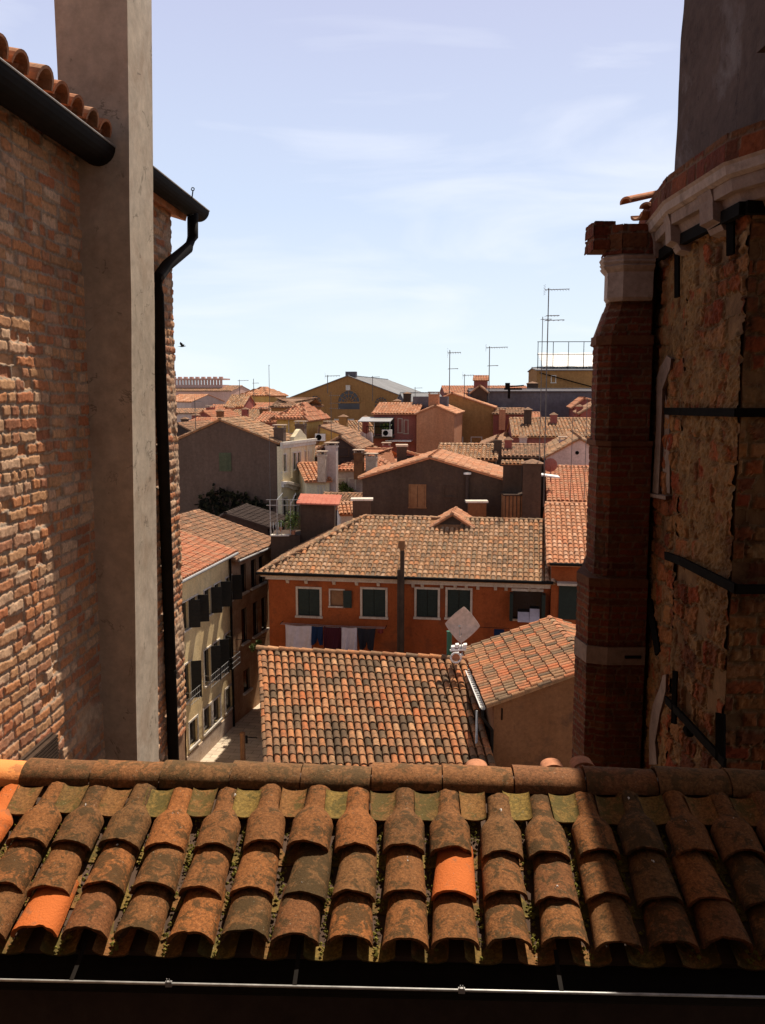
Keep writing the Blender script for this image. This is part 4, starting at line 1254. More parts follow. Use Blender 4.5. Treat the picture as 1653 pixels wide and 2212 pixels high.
# ================================================================== TOWN
HD = 9.0
def front(px0, px1, Y, y=950, hd=HD):
    """plan ends of a facade that starts at column px0, Y metres off, and runs to column px1"""
    r0, r1 = ray(px0, y), ray(px1, y)
    A = np.array([r0[0] / r0[1] * Y, Y]); k = r1[0] / r1[1]
    c_, s_ = math.cos(R(hd)), math.sin(R(hd))
    t_ = (k * A[1] - A[0]) / (c_ + k * s_)
    return A, A + t_ * np.array([c_, -s_])
def zat(px, y, P):
    return at(px, y, P[1])[2]
def house(name, label, px0, px1, Y, ye, yr, kind, wall, tile, depth=8, hd=HD, cat='house', dr=None, group=None, **k):
    A, B = front(px0, px1, Y, ye, hd)
    ze = at(px0, ye, A[1])[2]
    if kind == 'gable':
        fr = k.get('frac', .5); C_ = A + (B - A) * fr; zr = at(826, yr, C_[1])[2]
    else:
        fr = 1.0 if kind == 'shed' else k.get('frac', .5)
        zr = at(826, yr, (A[1] + B[1]) / 2 + depth * fr)[2]
    hp = k.pop('win', [])
    h = House(name, label, cat, A, B, depth, ze, zr, kind, wall, tile, group, **k)
    return h

# ---- orange house ------------------------------------------------------------------
A, B = front(580, 1190, 41.0, 1240, 9.0)
ze = at(580, 1232, 41.0)[2]
OH = None
zr = at(826, 1116, 45.2)[2]
wins_px = [(644, 1272, 691, 1330), (714, 1275, 742, 1309), (783, 1273, 833, 1332), (900, 1273, 946, 1333), (967, 1274, 1016, 1334), (1107, 1277, 1171, 1337)]
tmp = House.__new__(House); tmp.A = A; tmp.W = float(np.linalg.norm(B - A)); tmp.u = (B - A) / tmp.W; tmp.w = np.array([-tmp.u[1], tmp.u[0]])
rects = [tmp.rect(*q) for q in wins_px]
def cut_or(uc, sj):          # dormer footprint
    return (np.abs(uc - DORM) < .75) & (sj > 4.15)
DORM = tmp.hit(984, 1150)[0] - .42
OH = House('orange_house', 'orange plastered house with white framed dark windows under a long hipped tile roof', 'house', A, B, 8.6, ze, zr, 'hip', 'orange_plaster', 'tile_tan',
           holes=rects, over=.42, pitch=.243, exp=.335, seg=6, pans=True, hipl=4.0, hipr=0, h=.09, cut=cut_or, ls=1)
u3, w3 = np.append(OH.u, 0), np.append(OH.w, 0)
for q, st in zip(rects, ('shut', 'small', 'shut', 'shut', 'shut', 'open')):
    if st == 'shut':
        OH.window(q, 'shade_trim', 'glass', .10, 'green_shutter')
    elif st == 'small':
        w_ = OH.window(q, 'shade_trim', 'glass', .07, label='small window with one shutter folded open and a wooden blind')
        m = MB(); OH.bx(m, q[0] + .02, q[0] + (q[1] - q[0]) * .95, .05, .07, q[2] + .02, q[3] - .02); m.build('blind', M['wood'], w_)
        m = MB(); OH.bx(m, q[1] + .02, q[1] + .42, -.12, -.08, q[2] - .05, q[3] + .02); m.build('shutter', M['green_shutter'], w_)
    else:
        w_ = OH.window(q, None, 'glass', label='open dark window with its shutters folded back')
        m = MB(); OH.bx(m, q[0] - .05, q[1] + .05, -.06, .0, q[3], q[3] + .12); m.build('lintel', M['shade_trim'], w_)
        m = MB(); OH.bx(m, q[0] - .05, q[1] + .05, -.12, .0, q[2] - .09, q[2]); m.build('sill', M['shade_trim'], w_)
        for x0, x1 in ((q[0] - .12, q[0] + .03), (q[1] - .02, q[1] + .14)):
            m = MB(); OH.bx(m, x0, x1, -.5, -.03, q[2], q[3] - .05); m.build('shutter', M['green_shutter'], w_)
m = MB()         # eaves: stone string with brackets, gutter
OH.bx(m, -.1, OH.W, -.16, 0, OH.ze - .40, OH.ze - .25); OH.bx(m, -.3, OH.W, -.30, 0, OH.ze - .25, OH.ze - .08)
m.build('eave_course', M['shade_trim'], OH.root)
for px in (622, 662, 722, 771, 818, 893, 913, 955, 984, 1008, 1033, 1071, 1094, 1145, 1163):
    a_ = OH.hit(px, 1250)[0]
    m = MB(); o_ = OH.L(a_ - .07, -.24, OH.ze - .30)
    m.hexa([OH.L(a_ - .07, -.06, OH.ze - .58), OH.L(a_ + .07, -.06, OH.ze - .58), OH.L(a_ + .07, .02, OH.ze - .58), OH.L(a_ - .07, .02, OH.ze - .58),
            OH.L(a_ - .07, -.20, OH.ze - .402), OH.L(a_ + .07, -.20, OH.ze - .402), OH.L(a_ + .07, .02, OH.ze - .402), OH.L(a_ - .07, .02, OH.ze - .402)])
    m.build('bracket', M['shade_trim'], OH.root)
m = MB(); m.tube([OH.L(-.45, -.50, OH.ze - .05), OH.L(OH.W + .1, -.50, OH.ze - .05)], .075, 8); m.build('gutter', M['black_metal'], OH.root)
# dormer gable at the ridge
dw = .88; dz0 = zr - .22
def dormer():
    m_ = MB(); c_ = DORM; zt = zr + .40
    b0 = 3.75
    m_.add([OH.L(c_ - dw, b0, dz0), OH.L(c_ + dw, b0, dz0), OH.L(c_, b0, zt - .1)], tris=[(0, 1, 2)])
    m_.add([OH.L(c_ - dw, b0, dz0), OH.L(c_, b0, zt - .1), OH.L(c_, b0 + 1.6, zt - .1), OH.L(c_ - dw, b0 + 1.6, dz0)], quads=[(0, 1, 2, 3)])
    m_.add([OH.L(c_ + dw, b0, dz0), OH.L(c_, b0, zt - .1), OH.L(c_, b0 + 1.6, zt - .1), OH.L(c_ + dw, b0 + 1.6, dz0)], quads=[(0, 1, 2, 3)])
    d_ = m_.build('dormer', M['dark_wall'], OH.root)
    r_ = MB()
    for sg in (-1, 1):
        e_ = OH.L(c_ + sg * (dw + .30), b0 - .30, dz0 - .12); a_ = OH.L(c_, b0 - .30, zt)
        s_ = a_ - e_; sl = np.linalg.norm(s_); s_ /= sl; ln = 2.5
        if sg == -1:
            slab(r_, [e_, a_, a_ + w3 * ln, e_ + w3 * ln], .06); tile_field(r_, e_ + w3 * ln + UP * .02, -w3, s_, ln, sl, 0, 0, .24, .36, 6, False, .08)
        else:
            slab(r_, [e_, a_, a_ + w3 * ln, e_ + w3 * ln], .06); tile_field(r_, e_ + UP * .02, w3, s_, ln, sl, 0, 0, .24, .36, 6, False, .08)
        caps(r_, e_ + UP * .05, a_ + UP * .08, .085, .36)
    caps(r_, OH.L(c_, b0 - .35, zt + .08), OH.L(c_, b0 + 2.2, zt + .08), .10, .40)
    r_.build('dormer_roof', M['tile_orange'], d_)
dormer()
# tall flue pipes in front of the facade
fl = OH.hit(868, 1300)
f_ = thing('flue_pipe', 'tall dark brown flue stack rising past the eaves of the orange house', 'chimney', OH.L(fl[0], -.5, 0))
zt_ = at(868, 1182, 40.3)[2]
m = MB()
a0_, a1_ = OH.hit(863, 1300)[0], OH.hit(875, 1300)[0]
OH.bx(m, a0_ - .02, a0_ + (a1_ - a0_) * .42, -.62, -.42, 0, zt_ - .9); OH.bx(m, a0_ + (a1_ - a0_) * .46, a1_ + .03, -.66, -.44, 0, zt_)
m.build('shaft', M['dark_wood'], f_)
m = MB(); a_ = a0_ + (a1_ - a0_) * .7
m.tube([OH.L(a_, -.55, zt_), OH.L(a_, -.55, zt_ + .12), OH.L(a_, -.55, zt_ + .14), OH.L(a_, -.55, zt_ + .46)], [.10, .12, .19, .15], 8)
m.build('chimney_cap', M['wood'], f_)
# laundry
lz = OH.hit(720, 1346)[1]
lb = -.55
ln_ = thing('washing_line', 'washing line on two wall arms under the windows of the orange house', 'washing line', OH.L(OH.hit(615, 1346)[0], lb, lz))
m = MB(); la, lc = OH.hit(612, 1346)[0], OH.hit(836, 1346)[0]
m.tube([OH.L(la, lb, lz), OH.L((la + lc) / 2, lb, lz - .05), OH.L(lc, lb, lz)], .010, 4); m.tube([OH.L(la, lb + .2, lz), OH.L((la + lc) / 2, lb + .2, lz - .04), OH.L(lc, lb + .2, lz)], .010, 4)
m.build('line', M['grey_metal'], ln_)
for a_ in (la, lc):
    m = MB(); m.tube([OH.L(a_, .0, lz), OH.L(a_, lb - .05, lz)], .018, 5); m.build('arm', M['black_metal'], ln_)
def cloth(label, px0, px1, yb, mat, sag=.05, seed=1, split=False, cat='laundry', taper=0.0):
    a0, a1 = OH.hit(px0, 1346)[0], OH.hit(px1, 1346)[0]; z1 = lz - .02; z0 = OH.hit(px0, yb)[1]
    NU, NV = 16, 14; V = []
    for j in range(NV + 1):
        for i in range(NU + 1):
            f, g = i / NU, j / NV
            wob = .09 * g * math.sin(f * 9 + seed * 2.1) + .04 * math.sin(f * 23 + g * 4 + seed) * (.3 + g)
            x = a0 + (a1 - a0) * (f + taper * g * (.5 - f)); z = z1 + (z0 - z1) * g * (1 - .08 * abs(math.sin(f * 5 + seed)) * (1 if seed > 1 else .3)) - sag * math.sin(math.pi * f) * (1 - g)
            if split and g > .62: z = z1 + (z0 - z1) * (.62 + (g - .62) * abs(math.cos(f * math.pi)) ** .4)
            V.append(OH.L(x, lb + wob - .0, z))
    V = np.array(V); n_ = len(V); V2 = V + np.append(OH.w, 0) * .008
    Q = [(j * (NU + 1) + i, j * (NU + 1) + i + 1, (j + 1) * (NU + 1) + i + 1, (j + 1) * (NU + 1) + i) for j in range(NV) for i in range(NU)]
    m_ = MB(); m_.add(np.vstack([V, V2]), quads=Q + [tuple(k + n_ for k in q[::-1]) for q in Q])
    o = m_.build('hanging_cloth', M[mat], None, smooth=True)
    tag(o, label, cat, 'laundry on the line of the orange house')
cloth('wide white sheet hanging at the left end of the washing line', 623, 679, 1402, 'cloth_white', seed=1)
cloth('blue garment hanging between the white sheet and the dark red one', 679, 703, 1386, 'cloth_blue', seed=2, split=True)
cloth('dark red garment hanging between the blue one and the narrow white towel', 705, 743, 1403, 'cloth_red', seed=3)
cloth('narrow white towel hanging between dark red and black washing', 743, 776, 1402, 'cloth_white', seed=1.5)
cloth('black trousers hanging right of the narrow white towel', 776, 816, 1398, 'cloth_dark', seed=5, split=True, taper=.3)
cloth('small rust coloured cloth at the right end of the washing line', 820, 832, 1362, 'cloth_rust', seed=6)
# second line near the open window
m = MB(); z2 = OH.hit(1060, 1351)[1]; m.tube([OH.L(OH.hit(1000, 1350)[0], -.4, z2), OH.L(OH.hit(1100, 1352)[0], -.4, z2)], .012, 4)
tag(m.build('clothes_wire', M['black_metal']), 'short wire along the orange wall beside the open window', 'washing line')
m = MB(); q = OH.rect(1068, 1354, 1090, 1368); OH.bx(m, q[0], q[1], -.44, -.41, q[2], q[3]); tag(m.build('dark_cloth', M['cloth_blue']), 'small dark blue cloth on the short wire under the open window', 'laundry')
# white board and pillow on the sill of the open window
q = rects[5]; m = MB(); s0, s1 = OH.hit(1119, 1320), OH.hit(1148, 1342)
o_ = OH.L(s0[0], -.60, s1[1] + .02)
c0_ = OH.hit(1144, 1325)[0]
m.obox(OH.L(s0[0], -.62, q[2] + .0), u3 * (c0_ - s0[0]), w3 * .42 + UP * .34, UP * .03)
e_ = OH.hit(1166, 1325)[0]
m.obox(OH.L(c0_ + .01, -.62, q[2] + .0), u3 * (e_ - c0_) * .95 + UP * .0, w3 * .45 + UP * .50, UP * .03)
tag(m.build('drying_sheet', M['cloth_white']), 'folded white sheet laid out over the sill of the open window', 'laundry')

# ---- taller neighbour to the right -------------------------------------------------
A2, B2 = B + OH.u * .02 - OH.w * .25, B + OH.u * 4.4 - OH.w * .25
ze2 = at(1230, 1216, A2[1] - .3)[2]; zr2 = at(1230, 1082, 45.8)[2]
h2 = House('narrow_house', 'orange house with a higher tile roof and white door lintel beside the brick buttress', 'house', A2, B2, 10.6, ze2, zr2, 'eave', 'orange_plaster', 'tile_orange',
           over=.42, pitch=.243, exp=.36, seg=6, pans=True, h=.09, holes=[])
q = h2.rect(1207, 1262, 1260, 1338); h2.window(q, None, 'glass', label='tall dark doorway-like window under a white lintel')
m = MB(); h2.bx(m, q[0] - .1, q[1] + .1, -.5, 0, q[3] + .02, q[3] + .12); m.build('lintel', M['shade_trim'], h2.root)
m = MB(); h2.bx(m, q[0], q[1], -.06, -.02, q[2], q[3]); m.build('shutter', M['green_shutter'], h2.root)
m = MB(); m.tube([h2.L(-.1, -.48, h2.ze - .02), h2.L(h2.W, -.48, h2.ze - .02)], .07, 8); m.build('gutter', M['black_metal'], h2.root)

# ---- tiled roof in the middle foreground -------------------------------------------
def tile_patch(mb, bl, br, tr, tl, ncol, nrow, seg=8, h=.09, pans=True, th=.02):
    """rows of barrel tiles on a four-cornered, slightly skewed roof plane"""
    bl, br, tr, tl = (np.asarray(k, float) for k in (bl, br, tr, tl))
    e = np.linalg.norm((tl - bl + tr - br) / 2) / nrow; L = e * 1.22
    for j in range(nrow):
        for i in range(ncol):
            for pan_ in ((0, 1) if pans else (0,)):
                f, g = (i + (.5 if not pan_ else 0.02)) / ncol, j / nrow
                P = (bl * (1 - f) + br * f) * (1 - g) + (tl * (1 - f) + tr * f) * g
                u_ = (br - bl) * (1 - g) + (tr - tl) * g; p_ = np.linalg.norm(u_) / ncol; u_ /= np.linalg.norm(u_)
                s_ = (tl - bl) * (1 - f) + (tr - br) * f; s_ /= np.linalg.norm(s_)
                n_ = np.cross(u_, s_); n_ /= np.linalg.norm(n_)
                if not pan_: stamp(mb, tile_proto(seg, 1, p_ * .43, p_ * .36, L, h, th), np.array([P + n_ * .042 + s_ * rng.normal(0, .02)]), u_, s_ - n_ * (.03 / L), n_, .02)
                else: stamp(mb, tile_proto(4, 1, p_ * .40, p_ * .44, L, h * .6, 0, concave=True), np.array([P + n_ * .004]), u_, s_ - n_ * (.015 / L), n_, .01, np.array([[.04, .9, 0]]))  # channel tiles painted darkest, for gap shade between columns and for dirt
TL, TRr = at(562, 1404, 30.2), at(1006, 1427, 29.2)
BL_, BR_ = at(575, 1640, 25.3), at(1068, 1640, 24.6)
BL_ = TL + (BL_ - TL) * 1.12; BR_ = TRr + (BR_ - TRr) * 1.12
CH = thing('middle_house', 'house in front of the orange one with a multicoloured barrel tile roof facing the viewer', 'house', (TL[0], TL[1], 0))
m = MB(); slab(m, [BL_, BR_, TRr, TL], .1)
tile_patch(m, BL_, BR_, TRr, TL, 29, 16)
nb_ = np.array([.08, 1.0, 0]); 
slab(m, [TL, TRr, TRr + nb_ * 4 - UP * 1.7, TL + nb_ * 4 - UP * 1.7][::-1], .1)
caps(m, TL + UP * .10 - np.array([.12, 0, 0]), TRr + UP * .10, .135, .42, 10)
dl_ = (TL - BL_); n9 = UP * .05
caps(m, BL_ + n9, TL + n9, .10, .36, 6)
m.build('roof', M['tile_mixed'], CH)
m = MB()
b0_, b1_, b2_, b3_ = (BL_ + (.22, 0.2, 0))[:2], (BR_ + (-.2, .2, 0))[:2], (TRr + nb_ * 3.8)[:2], (TL + nb_ * 3.8 + (.2, 0, 0))[:2]
m.prism([b0_, b1_, b2_, b3_], 0, min(BL_[2], BR_[2]) - .15)
for (a__, t__, c__) in ((BL_, TL, TL + nb_ * 3.8 - UP * 1.62), (BR_, TRr, TRr + nb_ * 3.8 - UP * 1.62)):
    sgn = .22 if a__ is BL_ else -.22
    k_ = [np.array([p_[0] + sgn, p_[1], zz]) for p_, zz in ((a__, a__[2] - .4), (t__, a__[2] - .4), (c__, a__[2] - .4), (c__, c__[2] - .12), (t__, t__[2] - .12), (a__, a__[2] - .12))]
    m.add(k_, polys=[[0, 1, 2, 3, 4, 5]])
m.build('wall', M['dark_wall'], CH)

# ---- gabled house right of it -------------------------------------------------------
e_n = at(1050, 1524, 25.2); e_f = at(1002, 1408, 30.6)
hdg = math.degrees(math.atan2(e_f[0] - e_n[0], e_f[1] - e_n[1]))
ug = np.array([math.cos(R(hdg)), -math.sin(R(hdg))])
Lg = np.linalg.norm((e_f - e_n)[:2])
r_f = at(1190, 1338, 30.6 - 3.3 * math.sin(R(hdg)))
wid = float((r_f - e_f)[:2] @ ug)
Ag = e_n[:2] + ug * .25; 
GH = House('gabled_house', 'brown plastered gable house with an orange tile roof and white toothed gutter beside the buttress', 'house', Ag, Ag + ug * (wid - .25) * 2, Lg, e_n[2] + .05, r_f[2] - .10, 'gable', 'ochre_shade', 'tile_gable',
           over=.25, pitch=.225, exp=.40, seg=8, pans=True, h=.085, capr=.13, ls=1)
g3, gw3 = np.append(GH.u, 0), np.append(GH.w, 0)
m = MB()
V = []; 
for b in (-.2, Lg + .1):
    for k in range(9):
        a = math.pi * k / 8; V.append(GH.L(-.36 + .07 * math.cos(a), b, GH.ze - .06 - .07 * math.sin(a)))
    for k in range(8, -1, -1):
        a = math.pi * k / 8; V.append(GH.L(-.36 + .06 * math.cos(a), b, GH.ze - .06 - .06 * math.sin(a)))
m.add(V, quads=[(i, (i + 1) % 18, 18 + (i + 1) % 18, 18 + i) for i in range(18)])
gg = m.build('gutter', M['grey_metal'], GH.root)
m = MB(); m.tube([GH.L(-.44, -.2, GH.ze - .05), GH.L(-.44, Lg + .1, GH.ze - .05)], .018, 6)
for k in range(26):
    b = -.1 + k * (Lg / 26); GH.bx(m, -.43, -.30, b, b + .03, GH.ze - .055, GH.ze - .04)
m.build('gutter_rim', M['white_paint'], gg)
m = MB(); m.tube([GH.L(-.36, -.1, GH.ze - .12), GH.L(-.36, -.08, GH.ze - .4), GH.L(-.06, -.06, GH.ze - .8), GH.L(-.06, -.06, 0)], .05, 8); m.build('downpipe', M['black_metal'], GH.root, smooth=True)
m = MB(); m.tube([GH.L(-.52, -.02, GH.ze - .2), GH.L(-.52, -.02, 0)], .035, 8); m.build('downpipe', M['grey_metal'], GH.root, smooth=True)
q = GH.rect(1083, 1530, 1086, 1555); m = MB(); GH.bx(m, q[0], q[1], -.02, 0, q[2], q[3]); m.build('wall_slot', M['iron'], GH.root)

# satellite dish: tilted flat square antenna, bracket and round white vent
dp = at(1000, 1350, 28.8)
sd_ = thing('satellite_dish', 'square pinkish satellite panel standing on its corner with a feed arm above the tile ridge', 'satellite dish', at(1000, 1420, 28.8))
m = MB()
fx_ = np.array([.96, -.27, 0]); fy_ = np.array([0.10, .25, .96]); fn_ = np.cross(fx_, fy_); fn_ /= np.linalg.norm(fn_)
hw_, hh_ = .60, .62
ring_ = []; K = 32
for k in range(K):
    a = 2 * math.pi * k / K
    e = 1.75; cx = math.copysign(abs(math.cos(a)) ** e, math.cos(a)); cz = math.copysign(abs(math.sin(a)) ** e, math.sin(a))
    ring_.append((cx * hw_, cz * hh_))
V = [dp + fx_ * a * s_ + fy_ * b * s_ + fn_ * (.09 * (s_ ** 2)) for s_ in (.02, .35, .7, .95, 1.0) for a, b in ring_]
V2 = [v - fn_ * .02 for v in V]
Q = [(r_ * K + k, r_ * K + (k + 1) % K, (r_ + 1) * K + (k + 1) % K, (r_ + 1) * K + k) for r_ in range(4) for k in range(K)]
m.add(V + V2, quads=Q + [tuple(len(V) + i for i in q_[::-1]) for q_ in Q] + [(4 * K + k, 4 * K + (k + 1) % K, len(V) + 4 * K + (k + 1) % K, len(V) + 4 * K + k) for k in range(K)])
m.build('panel', M['dish_paint'], sd_, smooth=True)
m = MB(); m.tube([dp - fy_ * .3 + fn_ * .05, dp - fy_ * .42 + fn_ * .45, dp - fy_ * .1 + fn_ * .55], .014, 6); m.tube([dp - fy_ * .12 + fn_ * .45, dp - fy_ * .05 + fn_ * .62], .04, 8); m.build('feed_arm', M['grey_metal'], sd_)
m = MB(); m.tube([dp - fn_ * .05 - fy_ * .15, dp - fy_ * .8 - fn_ * .05], .022, 6); m.tube([dp - fx_ * .33 - fn_ * .03, dp + fx_ * .33 - fn_ * .03], .018, 6); m.build('mount', M['grey_metal'], sd_)
vp = at(985, 1420, 28.6)
vt = thing('vent_ring', 'white round vent pipe mouth with clamp at the corner of the two tile roofs', 'vent', vp)
m = MB()
rg = []
for k in range(25):
    a = 2 * math.pi * k / 24
    rg.append(vp + np.array([math.cos(a) * .17, -.05, math.sin(a) * .17]))
m.tube(rg, .035, 8); m.build('ring', M['white_paint'], vt, smooth=True)
m = MB(); m.tube([vp + (0, .0, 0), vp + (.02, .35, -.05)], .13, 12); m.build('pipe', M['tile_red'], vt)
m = MB()
for k, (dx, dz) in enumerate(((-.16, .26), (-.02, .30), (.12, .28), (.25, .30))):
    m.obox(vp + np.array([dx, .05, dz]), (.12, .02, .01), (0, .12, .03), (.01, 0, .08 + .03 * (k % 2)))
m.obox(vp + np.array([-.2, .02, .20]), (.55, 0, .03), (0, .06, 0), (0, 0, .06))
m.build('clamp', M['white_paint'], vt)
m = MB(); g0 = at(971, 1365, 29.6); m.tube([(g0[0], g0[1], 6.8), (g0[0], g0[1], g0[2]), (g0[0], g0[1], g0[2] + .03)], [.09, .09, .105], 12)
tag(m.build('green_pipe', M['green_pipe'], smooth=False), 'short upright green pipe behind the tile ridge, left of the satellite dish', 'pipe')

# ---- post, lamp by the street --------------------------------------------------------
p_ = at(525, 1640, 38.0); pz_ = at(525, 1583, 38.0)[2]
po = thing('mooring_post', 'weathered wooden post standing alone in the paved lane', 'post', (p_[0], 38.0, 0))
m = MB(); m.tube([(p_[0], 38, 0), (p_[0], 38, pz_ - .08)], [.13, .11], 10); m.build('shaft', M['wood'], po)
m = MB(); m.tube([(p_[0], 38, pz_ - .08), (p_[0], 38, pz_), (p_[0], 38, pz_ + .05)], [.13, .12, .04], 10); m.build('cap', M['wood'], po)
bk_ = at(556, 1594, 29.5)
m = MB(); m.tube([bk_, bk_ - u3 * .45], .02, 6); m.tube([bk_ - u3 * .40 + UP * .05, bk_ - u3 * .40 - UP * .22], .045, 8)
tag(m.build('wall_lamp', M['black_metal']), 'small black lamp bracket on the dark wall of the lane', 'lamp')

# ---- street row on the left -----------------------------------------------------------
u_s = np.array([math.sin(R(10.6)), math.cos(R(10.6))])
far = np.array([-7.72, 43.4])
ze_s = at(505, 1192, 43.4)[2]
As = far - u_s * 13.5
SH = House.__new__(House); SH.A = As; SH.u = u_s; SH.w = np.array([-u_s[1], u_s[0]]); SH.W = 13.5
top_px = [(395, 1307, 402, 1362), (413, 1290, 424, 1350), (444, 1272, 452, 1328), (466, 1260, 473, 1314), (490, 1245, 498, 1300)]
mid_px = [(401, 1425, 407, 1520), (413, 1423, 420, 1505), (444, 1401, 452, 1478), (464, 1387, 471, 1458), (490, 1367, 496, 1434)]
bot_px = [(413, 1545, 422, 1610), (444, 1525, 452, 1578), (464, 1510, 472, 1560), (490, 1488, 499, 1532)]
def srect(q, z0=None, z1=None):
    a0, a1 = SH.hit(q[0], (q[1] + q[3]) / 2)[0], SH.hit(q[2], (q[1] + q[3]) / 2)[0]
    zt_, zb_ = SH.hit((q[0] + q[2]) / 2, q[1])[1], SH.hit((q[0] + q[2]) / 2, q[3])[1]
    return [a0, a1, zb_, zt_]
tops = [srect(q) for q in top_px]; mids = [srect(q) for q in mid_px]; bots = [srect(q) for q in bot_px]
for grp in (tops, mids, bots):
    zb_ = float(np.median([g[2] for g in grp])); zt_ = float(np.median([g[3] for g in grp]))
    for g in grp:
        c_ = (g[0] + g[1]) / 2; hw = .42 if grp is not bots else .48
        g[0], g[1], g[2], g[3] = c_ - hw, c_ + hw, zb_, zt_
def dedupe(gs):
    o = []
    for g in sorted(gs):
        if not o or g[0] > o[-1][1] + .15: o.append(g)
    return o
tops, mids, bots = dedupe(tops), dedupe(mids), dedupe(bots)
SH = House('cream_townhouse', 'cream three storey house along the lane with black shutters folded open', 'house', As, far, 8.0, ze_s, ze_s + 1.15, 'eave', 'cream_plaster', 'tile_red',
           holes=[tuple(g) for g in tops + mids + bots], over=.35, pitch=.25, exp=.36, seg=5, pans=False, h=.075)
for g in tops:
    w_ = SH.window(g, 'stone_trim', 'glass', .07); SH.open_shutters(w_, g, 'black_shutter', 66, sides=(1,), lw=.50)
for i, g in enumerate(mids):
    w_ = SH.window(g, 'stone_trim', 'glass', .07); SH.open_shutters(w_, g, 'black_shutter', 60, sides=(1,) if i < 3 else (0,), lw=.46)
    m = MB()          # balcony rail
    for b in (-.40,):
        for z_ in (.05, .32, .60): m.tube([SH.L(g[0] - .2, 0, g[2] + z_), SH.L(g[0] - .2, b, g[2] + z_), SH.L(g[1] + .2, b, g[2] + z_), SH.L(g[1] + .2, 0, g[2] + z_)], .012, 4)
        for k in range(7):
            a_ = g[0] - .2 + (g[1] - g[0] + .4) * k / 6; m.tube([SH.L(a_, b, g[2] - .02), SH.L(a_, b, g[2] + .6)], .009, 4)
    m.build('balcony_rail', M['grey_metal'], w_)
for g in bots:
    SH.window(g, 'stone_trim', 'glass', .09)
m = MB(); SH.bx(m, 0, SH.W, -.26, 0, ze_s - .20, ze_s - .04); m.build('eave_course', M['stone_trim'], SH.root)
m = MB(); m.tube([SH.L(0, -.42, ze_s - .06), SH.L(SH.W, -.42, ze_s - .06)], .07, 8); m.build('gutter', M['grey_metal'], SH.root)
a_ = SH.hit(505, 1400)[0]; m = MB(); m.tube([SH.L(SH.W - .25, -.1, ze_s - .1), SH.L(SH.W - .25, -.1, 0)], .06, 8); m.build('downpipe', M['black_metal'], SH.root)
m = MB(); SH.bx(m, 0, SH.W, -.05, 0, 0, .8); m.build('plinth', M['shade_trim'], SH.root)
# second house in the lane
A3 = np.array([-7.66, 43.55]); B3 = np.array([-6.15, 48.9])
L2 = House.__new__(House); L2.A = A3; L2.W = float(np.linalg.norm(B3 - A3)); L2.u = (B3 - A3) / L2.W; L2.w = np.array([-L2.u[1], L2.u[0]])
z3 = at(515, 1206, 43.9)[2]
def grp_holes(H, pxs, hw):
    g = []
    zs_ = [(H.hit(q[0], q[1])[1], H.hit(q[0], q[2])[1]) for q in pxs]
    zt_, zb_ = np.median([k[0] for k in zs_]), np.median([k[1] for k in zs_])
    for q in pxs:
        a_ = H.hit(q[0], (q[1] + q[2]) / 2)[0]; g.append((a_ - hw, a_ + hw, float(zb_), float(zt_)))
    return [tuple(k) for k in dedupe([list(x) for x in g]) if k[0] > .05 and k[1] < H.W - .05]
t2 = grp_holes(L2, [(526, 1220, 1284), (548, 1208, 1268), (565, 1200, 1255)], .33)
m2 = grp_holes(L2, [(528, 1325, 1390), (552, 1300, 1372), (570, 1288, 1350)], .33)
b2 = grp_holes(L2, [(533, 1445, 1492)], .40)
L2 = House('brick_townhouse', 'weathered brick house at the dark end of the lane with stone window sills', 'house', A3, B3, 8.0, z3, z3 + 1.5, 'eave', 'old_brick', 'tile_brown', holes=t2 + m2 + b2, over=.35, pitch=.25, exp=.38, seg=5, h=.075, frac=.6)
for g in t2 + m2 + b2:
    w_ = L2.window(g, None, 'glass')
    m = MB(); L2.bx(m, g[0] - .12, g[1] + .12, -.14, 0, g[2] - .10, g[2]); m.build('sill', M['stone_trim'], w_)
m = MB(); m.tube([L2.L(0, -.42, z3 - .06), L2.L(L2.W + .1, -.42, z3 - .06)], .06, 8); m.build('gutter', M['grey_metal'], L2.root)
m = MB(); m.tube([L2.L(L2.W + .05, -.42, z3 - .06), L2.L(L2.W + .05, -.12, z3 - .8), L2.L(L2.W + .05, -.12, z3 - 2.5)], .045, 8); m.build('downpipe', M['grey_metal'], L2.root)
for px, y, Y, r_, lb_ in ((547, 1400, 42.6, .22, 'trailing green plant hanging over the lane from a wire'), (560, 1385, 43.2, .14, 'small green plant beside the larger one over the lane')):
    plant(lb_, 'plant', at(px, y + 8, Y), r_, 120, .05, name='hanging_plant', pot=False)
m = MB(); m.tube([at(508, 1382, 43.6), at(545, 1381, 43.2), at(572, 1377, 43.0)], .014, 5); tag(m.build('wire', M['black_metal']), 'dark wire stretched across the lane above the hanging plants', 'wire')

# low roofs behind the lane row
house('low_house', 'low house behind the lane with a brown tile roof running down to the right', 372, 460, 52, 1150, 1118, 'eave', 'dark_wall', 'tile_red', depth=5, hd=-20, seg=5)
house('dark_shed', 'flat shed below the grey gable house, its shadow painted as a dark roof', 452, 578, 54, 1137, 1112, 'gable', 'darker_wall', 'darker_wall', depth=4, frac=.3, seg=4)  # dark wall colour on the roof paints the shadow lying there
# ---- grey gable house with the cream facade -------------------------------------------
BH = house('grey_gable_house', 'large grey plastered gable end with one faded green shutter and brown tile roof', 372, 598, 62, 956, 909, 'gable', 'grey_wall', 'tile_tan', depth=5.6, frac=.47, over=.2, pitch=.26, exp=.42, seg=4)
q = BH.rect(474, 978, 500, 1018)
m = MB()
BH.bx(m, q[0], q[1], -.05, 0, q[2], q[3]); 
for k in range(9): BH.bx(m, q[0] + .05, q[1] - .05, -.075, -.052, q[2] + .06 + k * (q[3] - q[2] - .1) / 9, q[2] + .12 + k * (q[3] - q[2] - .1) / 9)
m.build('shutter', M['old_green'], BH.root)
